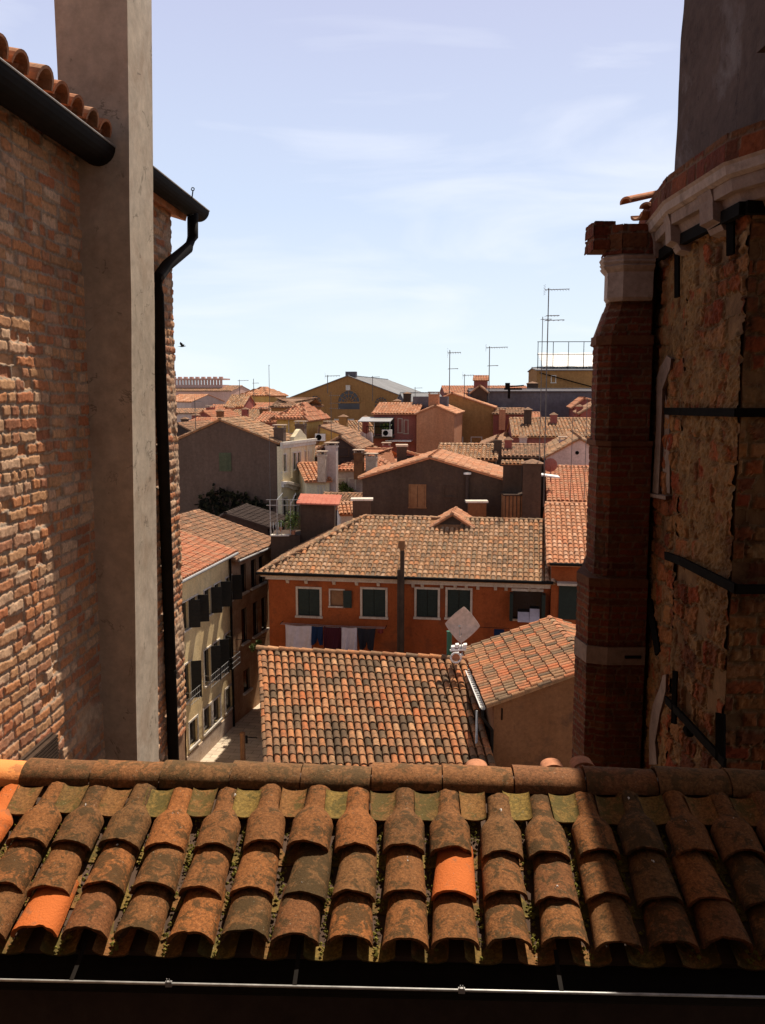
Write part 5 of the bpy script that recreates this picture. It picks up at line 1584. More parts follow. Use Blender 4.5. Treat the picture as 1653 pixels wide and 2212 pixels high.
# dark creeper over the foot of the grey wall
def creeper(H, label, pxs, n=900):
    rt = thing('climbing_plant', label, 'plant', H.L(H.hit(pxs[0][0], pxs[0][1])[0], -.1, H.hit(pxs[0][0], pxs[0][1])[1]))
    m = MB(); 
    for _ in range(n):
        x, yt, yb = pxs[0][0] + (pxs[-1][0] - pxs[0][0]) * rng.random(), 0, 0
        yt = np.interp(x, [q[0] for q in pxs], [q[1] for q in pxs]); yb = 1150
        y = yt + (yb - yt) * rng.random() ** 1.2 + rng.normal(0, 1.5); a_, z_ = H.hit(x, y)
        c_ = H.L(a_ + rng.normal(0, .15), -.05 - .18 * rng.random(), z_ + rng.normal(0, .18)); d1 = rng.normal(0, 1, 3); d1 /= np.linalg.norm(d1); d2 = np.cross(d1, rng.normal(0, 1, 3)); d2 /= np.linalg.norm(d2); s_ = .16 + .1 * rng.random()
        m.add([c_ - d1 * s_, c_ - d2 * s_ * .6, c_ + d1 * s_, c_ + d2 * s_ * .6], quads=[(0, 1, 2, 3)], c=(rng.random(), 0, 0))
    m.build('foliage', M['dark_leaf'], rt)
    m = MB()
    for x in np.linspace(pxs[0][0] + 12, pxs[-1][0] - 12, 5):
        a_, z_ = H.hit(x, 1120); m.tube([H.L(a_, -.06, z_ - 3), H.L(a_ + .1, -.08, z_), H.L(a_ - .1, -.08, z_ + .8)], .04, 5)
    m.build('stem', M['dark_wood'], rt)
creeper(BH, 'dark climbing plant spread over the foot of the grey gable wall', [(434, 1090), (445, 1068), (470, 1058), (492, 1058), (520, 1068), (550, 1080), (578, 1092)])
# cream side: palace front
A_ = BH.A + BH.u * (BH.W + .03); 
FL = 5.7; FH = House.__new__(House); FH.A = A_; FH.u = np.array([math.sin(R(19)), math.cos(R(19))]); FH.w = np.array([-FH.u[1], FH.u[0]]); FH.W = FL
def fpx(pxs): return [FH.rect(*p) for p in pxs]
fw = []
ztop_w = FH.hit(605, 982)[1]; zbot_w = FH.hit(605, 1018)[1]
for px in (605.5, 629, 638.5, 655):
    a_ = FH.hit(px, 1000)[0]; fw.append((a_ - (.30 if px in (605.5, 655) else .24), a_ + (.30 if px in (605.5, 655) else .24), zbot_w, ztop_w))
lowz = (FH.hit(608, 1120)[1], FH.hit(608, 1076)[1])
for px in (608, 632, 655):
    a_ = FH.hit(px, 1095)[0]; fw.append((a_ - .33, a_ + .33) + lowz)
fw = [g for g in fw if g[0] > .05 and g[1] < FL - .05]
ft = thing('cream_palace', 'narrow cream baroque front with tall windows and curved cornice beside the grey gable', 'house', (A_[0], A_[1], 0))
FH.root = ft
m = MB(); holed(m, FH.L, FL, 0, BH.ze + .05, fw)
for (a0, b0, a1, b1) in ((0, 0, 0, .5), (FL, 0, FL, 1.6), (0, .5, FL, .5)):
    m.add([FH.L(a0, b0, 0), FH.L(a1, b1, 0), FH.L(a1, b1, BH.ze - .2), FH.L(a0, b0, BH.ze - .2)], quads=[(0, 1, 2, 3)])
m.V = [v - np.append(FH.w, 0) * .28 for v in m.V]
FH.A = FH.A - FH.w * .28
m.build('wall', M['cream_light'], ft)
for g in fw:
    FH.window(g, 'stone_trim', 'glass', .10)
zc_ = FH.hit(615, 1046)[1]
m = MB()
N_ = 24
for k in range(N_):
    a0 = -.05 + (FL + .1) * k / N_; a1 = -.05 + (FL + .1) * (k + 1) / N_
    f = (k + .5) / N_; zz_ = zc_ + .22 * math.cos(f * 6.28)
    FH.bx(m, a0, a1, -.38, 0, zz_ - .16, zz_ + .02); FH.bx(m, a0, a1, -.20, 0, zz_ - .38, zz_ - .16)
m.build('curved_cornice', M['stone_trim'], ft)
m = MB(); FH.bx(m, -.1, FL + .1, -.25, .0, BH.ze - .1, BH.ze + .1); FH.bx(m, -.1, FL + .1, -.15, .0, BH.ze - .35, BH.ze - .1); m.build('cornice', M['stone_trim'], ft)
for a_, b_ in ((0, .22), (1.45, 1.68), (4.2, 4.42), (FL - .24, FL - .02)):
    m = MB(); FH.bx(m, a_, b_, -.10, 0, zc_ + .35, BH.ze - .36); m.build('pilaster', M['cream_light'], ft)
m = MB(); ga0, ga1 = 1.9, 4.2
gp = [(a_, z_ * .55) for a_, z_ in [(ga0, 0), (ga1, 0), (ga1 - .15, .5), (ga1 - .6, .9), ((ga0 + ga1) / 2 + .25, 1.25), ((ga0 + ga1) / 2, 1.45), ((ga0 + ga1) / 2 - .25, 1.25), (ga0 + .6, .9), (ga0 + .15, .5)]]
m.loft([[FH.L(a, b, BH.ze + .1 + z) for a, z in gp] for b in (-.12, .22)]); m.build('gablet', M['cream_light'], ft)
for a_, hh in ((.9, 1.05), (4.5, 1.2)):
    chimney(ft, FH.L(a_, .5, BH.ze), .7, .7, hh, 'grey_wall', 'slab')

# ---- yellow house with hip roof ---------------------------------------------------------
YH = house('yellow_house', 'yellow house with a hipped red tile roof and one big dark window', 598, 662, 76, 902, 874, 'hip', 'yellow_wall', 'tile_red', depth=6.5, hipl=1.6, hipr=1.0, pitch=.30, exp=.5, seg=4, over=.5, h=.10,
           holes_px=[])
for r_ in ((667 - 1, 907, 645.5 + 0, 934),): pass
q = YH.rect(625, 907, 645, 935); w_ = YH.window(q, 'shade_trim', 'glass', .08, mull=True); 
q = YH.rect(598, 908, 604, 926); YH.window(q, None, 'glass'); q = YH.rect(611, 907, 616, 922); YH.window(q, None, 'glass')
def aircon(label, p, hd=HD, w=1.0, h_=.75, d=.4, group='air conditioning units on the walls'):
    u_ = np.array([math.cos(R(hd)), -math.sin(R(hd)), 0]); v_ = np.array([math.sin(R(hd)), math.cos(R(hd)), 0])
    rt = thing('air_conditioner', label, 'air conditioner', p, group)
    m_ = MB(); m_.obox(np.asarray(p) - v_ * d, u_ * w, v_ * d, UP * h_); m_.build('casing', M['white_wall'], rt)
    m_ = MB(); c_ = np.asarray(p) - v_ * (d + .01) + u_ * w * .38 + UP * h_ * .5
    for rr in (.28, .19, .10): m_.tube([c_ + u_ * math.cos(a) * rr * h_ * 1.3 + UP * math.sin(a) * rr * h_ * 1.3 for a in np.linspace(0, 2 * math.pi, 17)], .03, 4)
    m_.tube([c_, c_ + v_ * .012], .27 * h_ * 1.2, 14)
    m_.build('fan_grille', M['iron'], rt)
q = YH.rect(682, 938, 702, 952)
YE = house('yellow_annex', 'sloping ochre annex wall right of the yellow house', 690, 775, 74, 953, 923, 'gable', 'yellow_wall', 'tile_brown', depth=6, frac=.02, over=.15, pitch=.3, exp=.5, seg=4)
aircon('white air conditioner on the yellow annex wall', YE.L(*[YE.hit(683, 952)[0], 0, YE.hit(683, 952)[1]]), w=.85, h_=.6)

# ---- market hall with arched windows -----------------------------------------------------
HH = house('arched_hall', 'wide ochre hall with three half-round windows under a low grey gable roof', 622, 884, 150, 861, 812, 'gable', 'ochre_wall', 'lead_roof', depth=45, tiles=False, over=.5)
def arch(H, cx, cy_base, wpx, hpx, base_px, label):
    a0, a1 = H.hit(cx - wpx / 2, cy_base)[0], H.hit(cx + wpx / 2, cy_base)[0]; zb_ = H.hit(cx, cy_base)[1]; zt_ = H.hit(cx, cy_base - hpx)[1]; zl = H.hit(cx, base_px)[1]
    c_ = (a0 + a1) / 2; rx, rz = (a1 - a0) / 2, zt_ - zb_
    K = 20; m_ = MB()
    inner = [H.L(c_ + math.cos(math.pi * k / K) * rx, -.12, zb_ + math.sin(math.pi * k / K) * rz) for k in range(K + 1)]
    outer = [H.L(c_ + math.cos(math.pi * k / K) * rx * 1.10, -.12, zb_ + math.sin(math.pi * k / K) * rz * 1.12) for k in range(K + 1)]
    back = [p + np.append(H.w, 0) * .12 for p in inner]; bo = [p + np.append(H.w, 0) * .12 for p in outer]
    for k in range(K):
        m_.add([inner[k], inner[k + 1], outer[k + 1], outer[k]], quads=[(0, 1, 2, 3)]); m_.add([inner[k], inner[k + 1], back[k + 1], back[k]], quads=[(0, 1, 2, 3)]); m_.add([outer[k], outer[k + 1], bo[k + 1], bo[k]], quads=[(0, 1, 2, 3)])
    for k in range(1, 6):
        a = math.pi * k / 6; m_.tube([H.L(c_, -.06, zb_), H.L(c_ + math.cos(a) * rx, -.06, zb_ + math.sin(a) * rz)], .06, 4)
    for f in (.4, .7): m_.tube([H.L(c_ + math.cos(math.pi * k / K) * rx * f, -.06, zb_ + math.sin(math.pi * k / K) * rz * f) for k in range(K + 1)], .05, 4)
    H.bx(m_, a0, a1, -.14, 0, zb_ - .15, zb_ + .1)
    w_ = m_.build('arched_window', M['ochre_wall'], H.root); w_['label'] = label
    m_ = MB(); m_.add([p + np.append(H.w, 0) * .10 for p in inner], polys=[list(range(K + 1))]); m_.add([H.L(a0, -.02, zl), H.L(a1, -.02, zl), H.L(a1, -.02, zb_ - .15), H.L(a0, -.02, zb_ - .15)], quads=[(0, 1, 2, 3)])
    m_.build('pane', M['glass_far'], w_)
arch(HH, 754, 869, 46, 25, 884, 'large central half-round window')
arch(HH, 681, 869, 27, 14, 876, 'smaller half-round window on the left')
arch(HH, 824, 872, 27, 14, 880, 'smaller half-round window on the right')
m = MB(); q = HH.rect(748, 832, 757, 843); HH.bx(m, q[0], q[1], -.35, 0, q[2], q[3]); m.build('keystone', M['stone_trim'], HH.root)
for x0, x1 in ((725, 737), (750, 762)):
    q = HH.rect(x0, 908, x1, 922); HH.window(q, 'stone_trim', 'glass', .25)
m = MB(); HH.bx(m, HH.W * .5 - .6, HH.W * .5 + 1.2, 1, 2.2, HH.zr - .2, HH.zr + .75); m.build('roof_vent', M['slate_wall'], HH.root)

# ---- far buildings -----------------------------------------------------------------------
PL = house('pink_palace', 'long far pink building with a toothed roof terrace, leftmost on the skyline', 330, 500, 225, 845, 834, 'eave', 'pink_wall', 'tile_brown', depth=16, hd=10, pitch=.6, exp=1.0, seg=3, h=.13)
m = MB(); t0_, t1_ = PL.W * .15, PL.W * .82; zt_ = PL.hit(440, 829)[1]; zq = PL.hit(440, 818)[1]
PL.bx(m, t0_, t1_, 4, 9, PL.ze, zt_ - .2)
for k in range(17):
    a_ = t0_ + k * (t1_ - t0_) / 17
    PL.bx(m, a_ + .1, a_ + .62, 4.1, 4.6, zt_ - .2, zq - .2)
PL.bx(m, t0_ - .2, t1_ + .2, 3.8, 9.2, zq - .2, zq + .15)
for k in range(9): PL.bx(m, t0_ + k * 1.6, t0_ + k * 1.6 + .8, 5, 6, zq + .15, zq + .6)
m.build('roof_terrace', M['pink_wall'], PL.root)
for rr, (y0, y1) in enumerate(((857, 863), (870, 876))):
    for k in range(17):
        x = 384 + k * 6.4
        q = PL.rect(x, y0, x + 2.2, y1); PL.window(q, None, 'glass_far')
YP = house('ochre_palace', 'far ochre building with a pale hipped tile roof left of the arched hall', 518, 582, 165, 855, 838, 'hip', 'yellow_wall', 'tile_orange', depth=12, hipl=2.5, hipr=2.5, pitch=.5, exp=.9, seg=3, h=.13)
for k in range(5):
    x = 524 + k * 12; q = YP.rect(x, 860, x + 5, 870); YP.window(q, None, 'glass_far')
def fh(label, *a, **k): return house('house', label, *a, **k)
fh('far house with orange roof at the left end of the skyline', 352, 414, 170, 868, 853, 'eave', 'pale_wall', 'tile_orange', depth=12, pitch=.5, exp=.9, seg=3, hd=20)
hq = fh('far pale house with a row of small windows below the pink palace', 352, 440, 150, 893, 884, 'eave', 'pale_wall', 'tile_brown', depth=8, pitch=.5, exp=.9, seg=3)
for k in range(9):
    x = 386 + k * 5; q = hq.rect(x, 878 + 17, x + 2.4, 902); hq.window(q, None, 'glass_far')
fh('low house with an orange roof facing the viewer, behind the far pale walls', 440, 474, 128, 893, 876, 'eave', 'dark_wall', 'tile_red', depth=9, pitch=.4, exp=.7, seg=3)
fh('house with a wide pinkish tile roof left of the yellow house', 462, 592, 112, 915, 887, 'eave', 'red_wall', 'tile_tan', depth=13, pitch=.32, exp=.55, seg=4, hd=4)
fh('small raised roof with white verge above the pinkish tile roof', 486, 524, 122, 879, 855, 'eave', 'red_wall', 'tile_tan', depth=9, pitch=.34, exp=.6, seg=3, hd=4)
fh('long roof behind the pinkish tile roof', 520, 600, 128, 884, 872, 'eave', 'dark_wall', 'tile_red', depth=10, pitch=.4, exp=.7, seg=3)
fh('brick-red small gable house at the far left beside the near brick wall', 388, 452, 92, 921, 905, 'eave', 'dark_wall', 'tile_red', depth=7, pitch=.3, exp=.5, seg=4, hd=22)
fh('dark low house under the orange roofs at the left', 352, 420, 84, 935, 917, 'gable', 'darker_wall', 'tile_brown', depth=8, pitch=.3, exp=.5, seg=4)
fh('tiny red roofed house with dark gable left of the grey gable', 420, 460, 100, 903, 890, 'gable', 'red_wall', 'tile_red', depth=9, pitch=.3, exp=.5, seg=4)
fh('house with brown roof behind the grey gable ridge', 436, 592, 96, 935, 905, 'eave', 'dark_wall', 'tile_brown', depth=8, pitch=.3, exp=.5, seg=4)
fh('red tiled roof edge just left of the yellow house', 553, 600, 88, 912, 893, 'eave', 'red_wall', 'tile_red', depth=6, pitch=.3, exp=.5, seg=4)
fh('small roof peeping behind the yellow hip roof', 586, 650, 98, 880, 862, 'hip', 'ochre_wall', 'tile_brown', depth=10, hipl=4, hipr=4, pitch=.35, exp=.6, seg=3)

# ---- salmon block -----------------------------------------------------------------------
SA = house('salmon_house', 'salmon plastered gable end with bare wall below the hall', 900, 982, 86, 895, 878, 'gable', 'salmon_wall', 'tile_orange', depth=12, over=.2, pitch=.32, exp=.55, seg=4)
SR = house('red_house', 'dark red house with roof terrace and white air conditioner left of the salmon gable', 808, 899, 88, 894, 873, 'eave', 'red_wall', 'tile_orange', depth=9, pitch=.32, exp=.55, seg=4, over=.4)
for x0, y0, x1, y1 in ((861, 905, 868, 934), (874, 908, 881, 936), (826, 963, 834, 982), (842, 965, 849, 985)):
    q = SR.rect(x0, y0, x1, y1); SR.window(q, 'shade_trim' if x0 > 860 and y0 < 950 else None, 'glass', .08)
m = MB(); q = SR.rect(808, 905, 852, 938); SR.bx(m, q[0], q[1], -.02, .0, q[2], q[3]); m.build('loggia', M['glass'], SR.root)
tr_ = thing('roof_terrace', 'terrace with pale awning and dark railing on the red house', 'terrace', SR.L(SR.hit(803, 944)[0], -2, 0))
m = MB(); q = SR.rect(800, 940, 853, 945); SR.bx(m, q[0], q[1], -2.2, 0, q[2], q[3]); m.build('deck', M['dark_wall'], tr_)
m = MB()
for f in np.linspace(0, 1, 14):
    a_ = q[0] + (q[1] - q[0]) * f; m.tube([SR.L(a_, -2.15, q[3]), SR.L(a_, -2.15, q[3] + .95)], .02, 4)
m.tube([SR.L(q[0], -2.15, q[3] + .95), SR.L(q[1], -2.15, q[3] + .95)], .03, 4); m.build('railing', M['iron'], tr_)
m = MB(); za = SR.hit(820, 902)[1]
m.obox(SR.L(SR.hit(783, 900)[0], -2.6, za - .35), np.append(SR.u, 0) * (SR.hit(852, 900)[0] - SR.hit(783, 900)[0]), np.append(SR.w, 0) * 2.6 + UP * .35, UP * .06)
for f in (.02, .5, .98):
    a_ = SR.hit(783, 900)[0] + f * (SR.hit(852, 900)[0] - SR.hit(783, 900)[0]); m.tube([SR.L(a_, -2.5, q[3] if a_ > q[0] else q[3] - 3), SR.L(a_, -2.5, za - .33)], .035, 5)
m.build('awning', M['grey_metal'], tr_)
aircon('white air conditioner on the terrace of the red house', SR.L(SR.hit(834, 940)[0], -2.2, SR.hit(834, 940)[1]), w=.95, h_=.65)
plant('green plants in a box on the terrace of the red house', 'plant', SR.L(SR.hit(838, 925)[0], -1.6, SR.hit(838, 926)[1]), .55, 150, .14, pot=False, squash=.5)
m = MB(); q = SR.rect(838, 948, 892, 952); SR.bx(m, q[0], q[1], -1.6, 0, q[2], q[2] + .1); m.build('canopy', M['white_paint'], SR.root)
SB = house('ochre_gable_house', 'ochre gable house with one oval window behind the salmon gable', 912, 1067, 99, 881, 851, 'gable', 'ochre_wall', 'tile_orange', depth=12, over=.2, pitch=.32, exp=.55, seg=4, frac=.42)
q = SB.rect(989, 903, 998, 920); c_ = ((q[0] + q[1]) / 2, (q[2] + q[3]) / 2)
m = MB(); pts_ = [SB.L(c_[0] + math.cos(a) * (q[1] - q[0]) / 2, -.06, c_[1] + math.sin(a) * (q[3] - q[2]) / 2) for a in np.linspace(0, 2 * math.pi, 21)]
m.tube(pts_, .10, 5); w_ = m.build('oval_window', M['stone_trim'], SB.root)
m = MB(); m.add(pts_[:-1], polys=[list(range(20))]); m.V = [m.V[0] + np.append(SB.w, 0) * .04]; m.build('pane', M['glass'], w_)
for x0, x1 in ((984, 999), (1019, 1040)):
    q = SB.rect(x0, 945, x1, 956); SB.window(q, 'stone_trim', 'glass', .10)
m = MB(); q = SR.rect(909 - 8, 868, 922 - 8, 880); 
chimney(SA.root, SA.L(SA.W * .42, 1.5, SA.zr - .7), 1.0, .8, 1.9, 'salmon_wall', 'slab')
m = MB(); b_ = SR.L(SR.hit(882, 888)[0], 3.8, SR.zr - .5); m.obox(b_, np.append(SR.u, 0) * 3.6, np.append(SR.w, 0) * 1.6, UP * 1.3); m.build('skylight', M['slate_wall'], SR.root)
# grey lead roof wing behind
fh('low pale grey roofed wing right of the arched hall', 876, 960, 125, 868, 850, 'eave', 'slate_wall', 'lead_roof', depth=10, tiles=False, hd=-6)
fh('far dark roofs in front of the hall end', 868, 905, 140, 862, 850, 'gable', 'dark_wall', 'tile_brown', depth=10, pitch=.5, exp=.9, seg=3)
# skyline right
LG = fh('long far house with a bright orange tile roof on the skyline', 962, 1148, 150, 850, 835, 'eave', 'red_wall', 'tile_red', depth=14, pitch=.45, exp=.8, seg=3, hd=0)
RT = house('red_turret', 'small red roof turret with an orange cap on the skyline', 1024, 1053, 138, 821, 813, 'eave', 'red_wall', 'tile_red', depth=2.2, pitch=.4, exp=.6, seg=3, cat='turret')
q = RT.rect(1032, 824, 1044, 834); RT.window(q, 'red_wall', 'glass', .12)
SW = fh('long dark slate grey building wall on the right skyline', 1016, 1320, 104, 846, 842, 'eave', 'slate_wall', 'slate_wall', depth=6, tiles=False, hd=3)
fh('dark gabled front in front of the red turret', 1020, 1052, 103.5, 848, 835, 'gable', 'dark_wall', 'tile_brown', depth=5, pitch=.4, exp=.7, seg=3)
fh('brown small house at the left end of the grey wall', 1066, 1130, 97, 895, 884, 'eave', 'red_wall', 'tile_brown', depth=7, pitch=.35, exp=.6, seg=3)
m = MB(); c_ = at(1100, 842, 102); m.tube([c_ - UP * 1.0, c_], .16, 6); m.obox(c_ + np.array([-.5, 0, 0]), (2.0, 0, .0), (0, .5, 0), (0, 0, .22)); m.obox(c_ + np.array([-.4, 0, .2]), (.5, 0, 0), (0, .5, 0), (0, 0, .6)); m.obox(c_ + np.array([0.1, 0, .3]), (1.6, 0, .12), (0, .3, 0), (0, 0, .15))
tag(m.build('chimney_cowl', M['iron']), 'black angled chimney cowl sticking up on the skyline right of the red turret', 'chimney')
# tan house with roof terrace, far right
TH = house('tan_house', 'tan house with a fenced roof terrace and white sun sail next to the buttress', 1160, 1330, 112, 800, 796, 'eave', 'ochre_wall', 'lead_roof', depth=8, tiles=False, hd=2)
q = TH.rect(1170, 812, 1182, 828); TH.window(q, None, 'glass'); q = TH.rect(1192, 812, 1200, 826); TH.window(q, 'stone_trim', 'glass', .1)
zt_ = TH.hit(1220, 795)[1]
tt = thing('terrace_fence', 'wire mesh fence with posts on the roof terrace of the tan house', 'fence', TH.L(0, 0, zt_))
zf = TH.hit(1220, 738)[1]; zm = TH.hit(1220, 765)[1]
m = MB()
for a_ in np.linspace(.1, TH.W - .2, 6): m.tube([TH.L(a_, .1, zt_ - .1), TH.L(a_, .1, zf)], .045, 5)
for z_ in (zf, zm, zt_ + .15): m.tube([TH.L(0, .1, z_), TH.L(TH.W, .1, z_)], .045, 5)
m.build('post', M['iron'], tt)
m = MB()
for a_ in np.arange(.2, TH.W, .3): m.tube([TH.L(a_, .1, zt_ + .1), TH.L(a_, .1, zm)], .008, 4)
for z_ in np.arange(zt_ + .35, zm, .3): m.tube([TH.L(0, .1, z_), TH.L(TH.W, .1, z_)], .008, 4)
m.build('mesh', M['grey_metal'], tt)
sl2 = MB(); a0_, z1_ = TH.hit(1177, 768); zb2 = TH.hit(1200, 791)[1]
NU = 14; V = []
for j in range(2):
    for i in range(NU + 1):
        f = i / NU; V.append(TH.L(a0_ + (TH.W - a0_) * f, 1.2 + 5 * j, (zb2 if j == 0 else z1_ + .6) + .05 * math.sin(f * 20)))
V = np.array(V); sl2.add(np.vstack([V, V - UP * .03]), quads=[(i, i + 1, NU + 2 + i, NU + 1 + i) for i in range(NU)] + [(2 * NU + 2 + i, 3 * NU + 3 + i, 3 * NU + 4 + i, 2 * NU + 3 + i) for i in range(NU)])
tag(sl2.build('sun_sail', M['white_paint']), 'bright white cloth roof stretched over the terrace of the tan house', 'awning')
m = MB(); m.tube([TH.L(.3, -.3, TH.ze - .3), TH.L(TH.W * .9, -.4, TH.ze - 2.6)], .07, 5); m.build('pipe', M['iron'], TH.root)

# ---- right hand roofs ---------------------------------------------------------------------
fh('orange roofed little house below the grey skyline wall', 1106, 1166, 96, 908, 893, 'eave', 'red_wall', 'tile_red', depth=7, pitch=.32, exp=.55, seg=4)
fh('small dark gabled house with bright roof under the tan house', 1240, 1330, 92, 880, 862, 'gable', 'red_wall', 'tile_red', depth=9, pitch=.32, exp=.55, seg=4, frac=.25)
fh('dark red gable house left of the brick buttress', 1256, 1330, 82, 893, 872, 'gable', 'red_wall', 'tile_brown', depth=8, pitch=.32, exp=.55, seg=4)
BR = fh('house with a large brown tile roof sloping to the viewer near the buttress', 1110, 1330, 74, 944, 906, 'eave', 'red_wall', 'tile_tan', depth=13, pitch=.30, exp=.5, seg=4, hd=6)
fh('small house with a brown roof left of the big brown roof', 1068, 1112, 80, 958, 944, 'gable', 'dark_wall', 'tile_brown', depth=7, pitch=.3, exp=.5, seg=4)
PG = fh('pale pink gable house with a small round vent beside the buttress', 1180, 1324, 60, 989, 950, 'gable', 'pale_wall', 'tile_tan', depth=11, pitch=.28, exp=.46, seg=4, over=.25)
m = MB(); q = PG.hit(1247, 978); m.tube([PG.L(q[0], -.03, q[1]), PG.L(q[0], .02, q[1])], .13, 10); m.build('round_vent', M['iron'], PG.root)
for x0, x1 in ((1212, 1245), (1250, 1280)):
    q = PG.rect(x0, 1002, x1, 1008); PG.window(q, None, 'glass')
TR = fh('house with a bright red tile roof facing the viewer right of the dark chimneys', 1188, 1330, 50.5, 1082, 1011, 'eave', 'orange_plaster', 'tile_red', depth=10, pitch=.25, exp=.36, seg=6, pans=False)
fh('brown tiled roof between the chimneys and the pink gable', 1082, 1180, 62, 987, 963, 'eave', 'dark_wall', 'tile_brown', depth=7, pitch=.28, exp=.45, seg=4)
T3 = fh('house with a knobbly brown tile roof strip behind the dark gable', 946, 1070, 59, 992, 963, 'eave', 'dark_wall', 'tile_tan', depth=5.5, pitch=.27, exp=.40, seg=5, h=.12)
fh('small gabled roof right of the ochre gable', 1040, 1104, 72, 965, 952, 'gable', 'dark_wall', 'tile_brown', depth=8, pitch=.3, exp=.5, seg=4)
m = MB(); m.obox(at(1068, 992, 59.5), (.5, 0, 0), (0, .4, 0), (0, 0, 1.3)); T3c = m.build('pier', M['dark_wall'], T3.root)

# ---- dark gable house behind the orange one ------------------------------------------------
DG = house('dark_gable_house', 'dark grey gable house right behind the orange one with a brown wooden hatch', 783, 1092, 52, 1034, 991, 'gable', 'dark_wall', 'tile_orange', depth=6.5, over=.22, pitch=.26, exp=.42, seg=5, frac=.48,
           holes_px=[])
q = DG.rect(886, 1049, 918, 1095); w_ = DG.window(q, 'wood', 'glass', .08, label='brown wooden double hatch')
for k in range(2):
    m = MB(); x0 = q[0] + (q[1] - q[0]) * k / 2 + .015; x1 = q[0] + (q[1] - q[0]) * (k + 1) / 2 - .015; DG.bx(m, x0, x1, -.035, 0, q[2], q[3]); m.build('hatch_leaf', M['wood'], w_)
q = DG.rect(960, 1049, 984, 1072); DG.window(q, 'dark_wall', 'glass', .08)
m = MB(); a_ = DG.hit(1010, 1060)[0]; z0_, z1_ = DG.hit(1010, 1085)[1], DG.hit(1010, 1024)[1]; m.tube([DG.L(a_, -.2, z0_), DG.L(a_, -.2, z1_)], .10, 8); m.build('flue', M['darker_wall'], DG.root)
m = MB(); m.tube([DG.L(a_, -.2, z1_), DG.L(a_, -.2, z1_ + .1)], .22, 8); m.build('flue_cap', M['white_paint'], DG.root)
c1p = at(1106, 1072, 50.2); 
ck = thing('chimney_stack', 'broad chimney stack with a little tiled saddle roof right of the dark gable', 'chimney', c1p)
chimney(ck, np.array([c1p[0], 50.2, c1p[2] - 2.2]), 1.05, .8, 4.1 + .0, 'dark_wall', 'tiles', name='shaft', capmat='tile_tan')
ck2 = thing('chimney_stack', 'taller dark chimney stack with peaked cap, rightmost by the red roof', 'chimney', at(1148, 1110, 48.6))
zt_ = at(1148, 1000, 48.6)[2]; zb_ = 9.3
chimney(ck2, np.array([at(1149, 1050, 48.6)[0], 48.6, zb_]), 1.02, .85, zt_ - zb_, 'dark_wall', 'pent', name='shaft')
wb = thing('roof_hut', 'small brown wooden hut under the broad chimney stack', 'hut', at(1108, 1112, 48.6))
m = MB(); a_ = at(1090, 1112, 48.6); b_ = at(1131, 1071, 48.6)
m.box(a_[0], b_[0], 48.6, 50.0, a_[2] - .8, b_[2]); m.build('wall', M['wood'], wb)
m = MB(); m.box(a_[0] - .08, b_[0] + .08, 48.5, 50.1, b_[2], b_[2] + .08); 
for k in range(5): m.box(a_[0] + k * (b_[0] - a_[0]) / 5 + .02, a_[0] + k * (b_[0] - a_[0]) / 5 + .06, 48.56, 48.598, a_[2] - .6, b_[2])
m.build('roof', M['dark_wood'], wb)
m = MB(); a_ = at(1006, 1085, 49.5); b_ = at(1054, 1082, 49.5); m.box(a_[0], b_[0], 49.2, 49.9, a_[2], a_[2] + .10); w_ = m
tag(w_.build('wall_coping', M['stone_trim']), 'thin white coping on the low wall behind the dormer', 'wall coping')
m = MB(); m.box(a_[0] + .15, b_[0] - .1, 49.3, 49.8, a_[2] - 2.2, a_[2]); tag(m.build('parapet_wall', M['ochre_shade']), 'low brown wall right behind the dormer of the orange house', 'wall')
m = MB(); a_ = at(758, 1081, 47.5); b_ = at(806, 1081, 47.5); m.box(a_[0], b_[0], 47.3, 48.1, a_[2], a_[2] + .10); tag(m.build('wall_coping', M['stone_trim']), 'thin white coping left of the dark gable house', 'wall coping')
m = MB(); m.box(a_[0] + .1, b_[0] - .12, 47.4, 48.0, a_[2] - 2.4, a_[2]); tag(m.build('parapet_wall', M['dark_wall']), 'low dark wall under the coping at the ridge end of the orange roof', 'wall')
# white skylight lid by the tall chimney
m = MB(); p_ = at(1168, 1028, 50); m.obox(p_, (1.1, -.1, -.14), (0, .6, .05), (0, 0, .08)); tag(m.build('roof_hatch', M['white_paint']), 'white tilted roof lid just right of the tall dark chimney', 'roof hatch')
m = MB(); p_ = at(1190, 1005, 52)
V = []; rr = .42
for j in range(5):
    for k in range(16): V.append(p_ + np.array([math.cos(k * math.pi / 8) * rr * j / 4, .12 * (j / 4) ** 2, math.sin(k * math.pi / 8) * rr * j / 4]))
m.add(V, quads=[(j * 16 + k, j * 16 + (k + 1) % 16, (j + 1) * 16 + (k + 1) % 16, (j + 1) * 16 + k) for j in range(4) for k in range(16)])
m.tube([p_, p_ - UP * 1.0], .03, 5)
tag(m.build('round_dish', M['red_wall']), 'round dark red satellite dish beside the antenna mast', 'satellite dish')

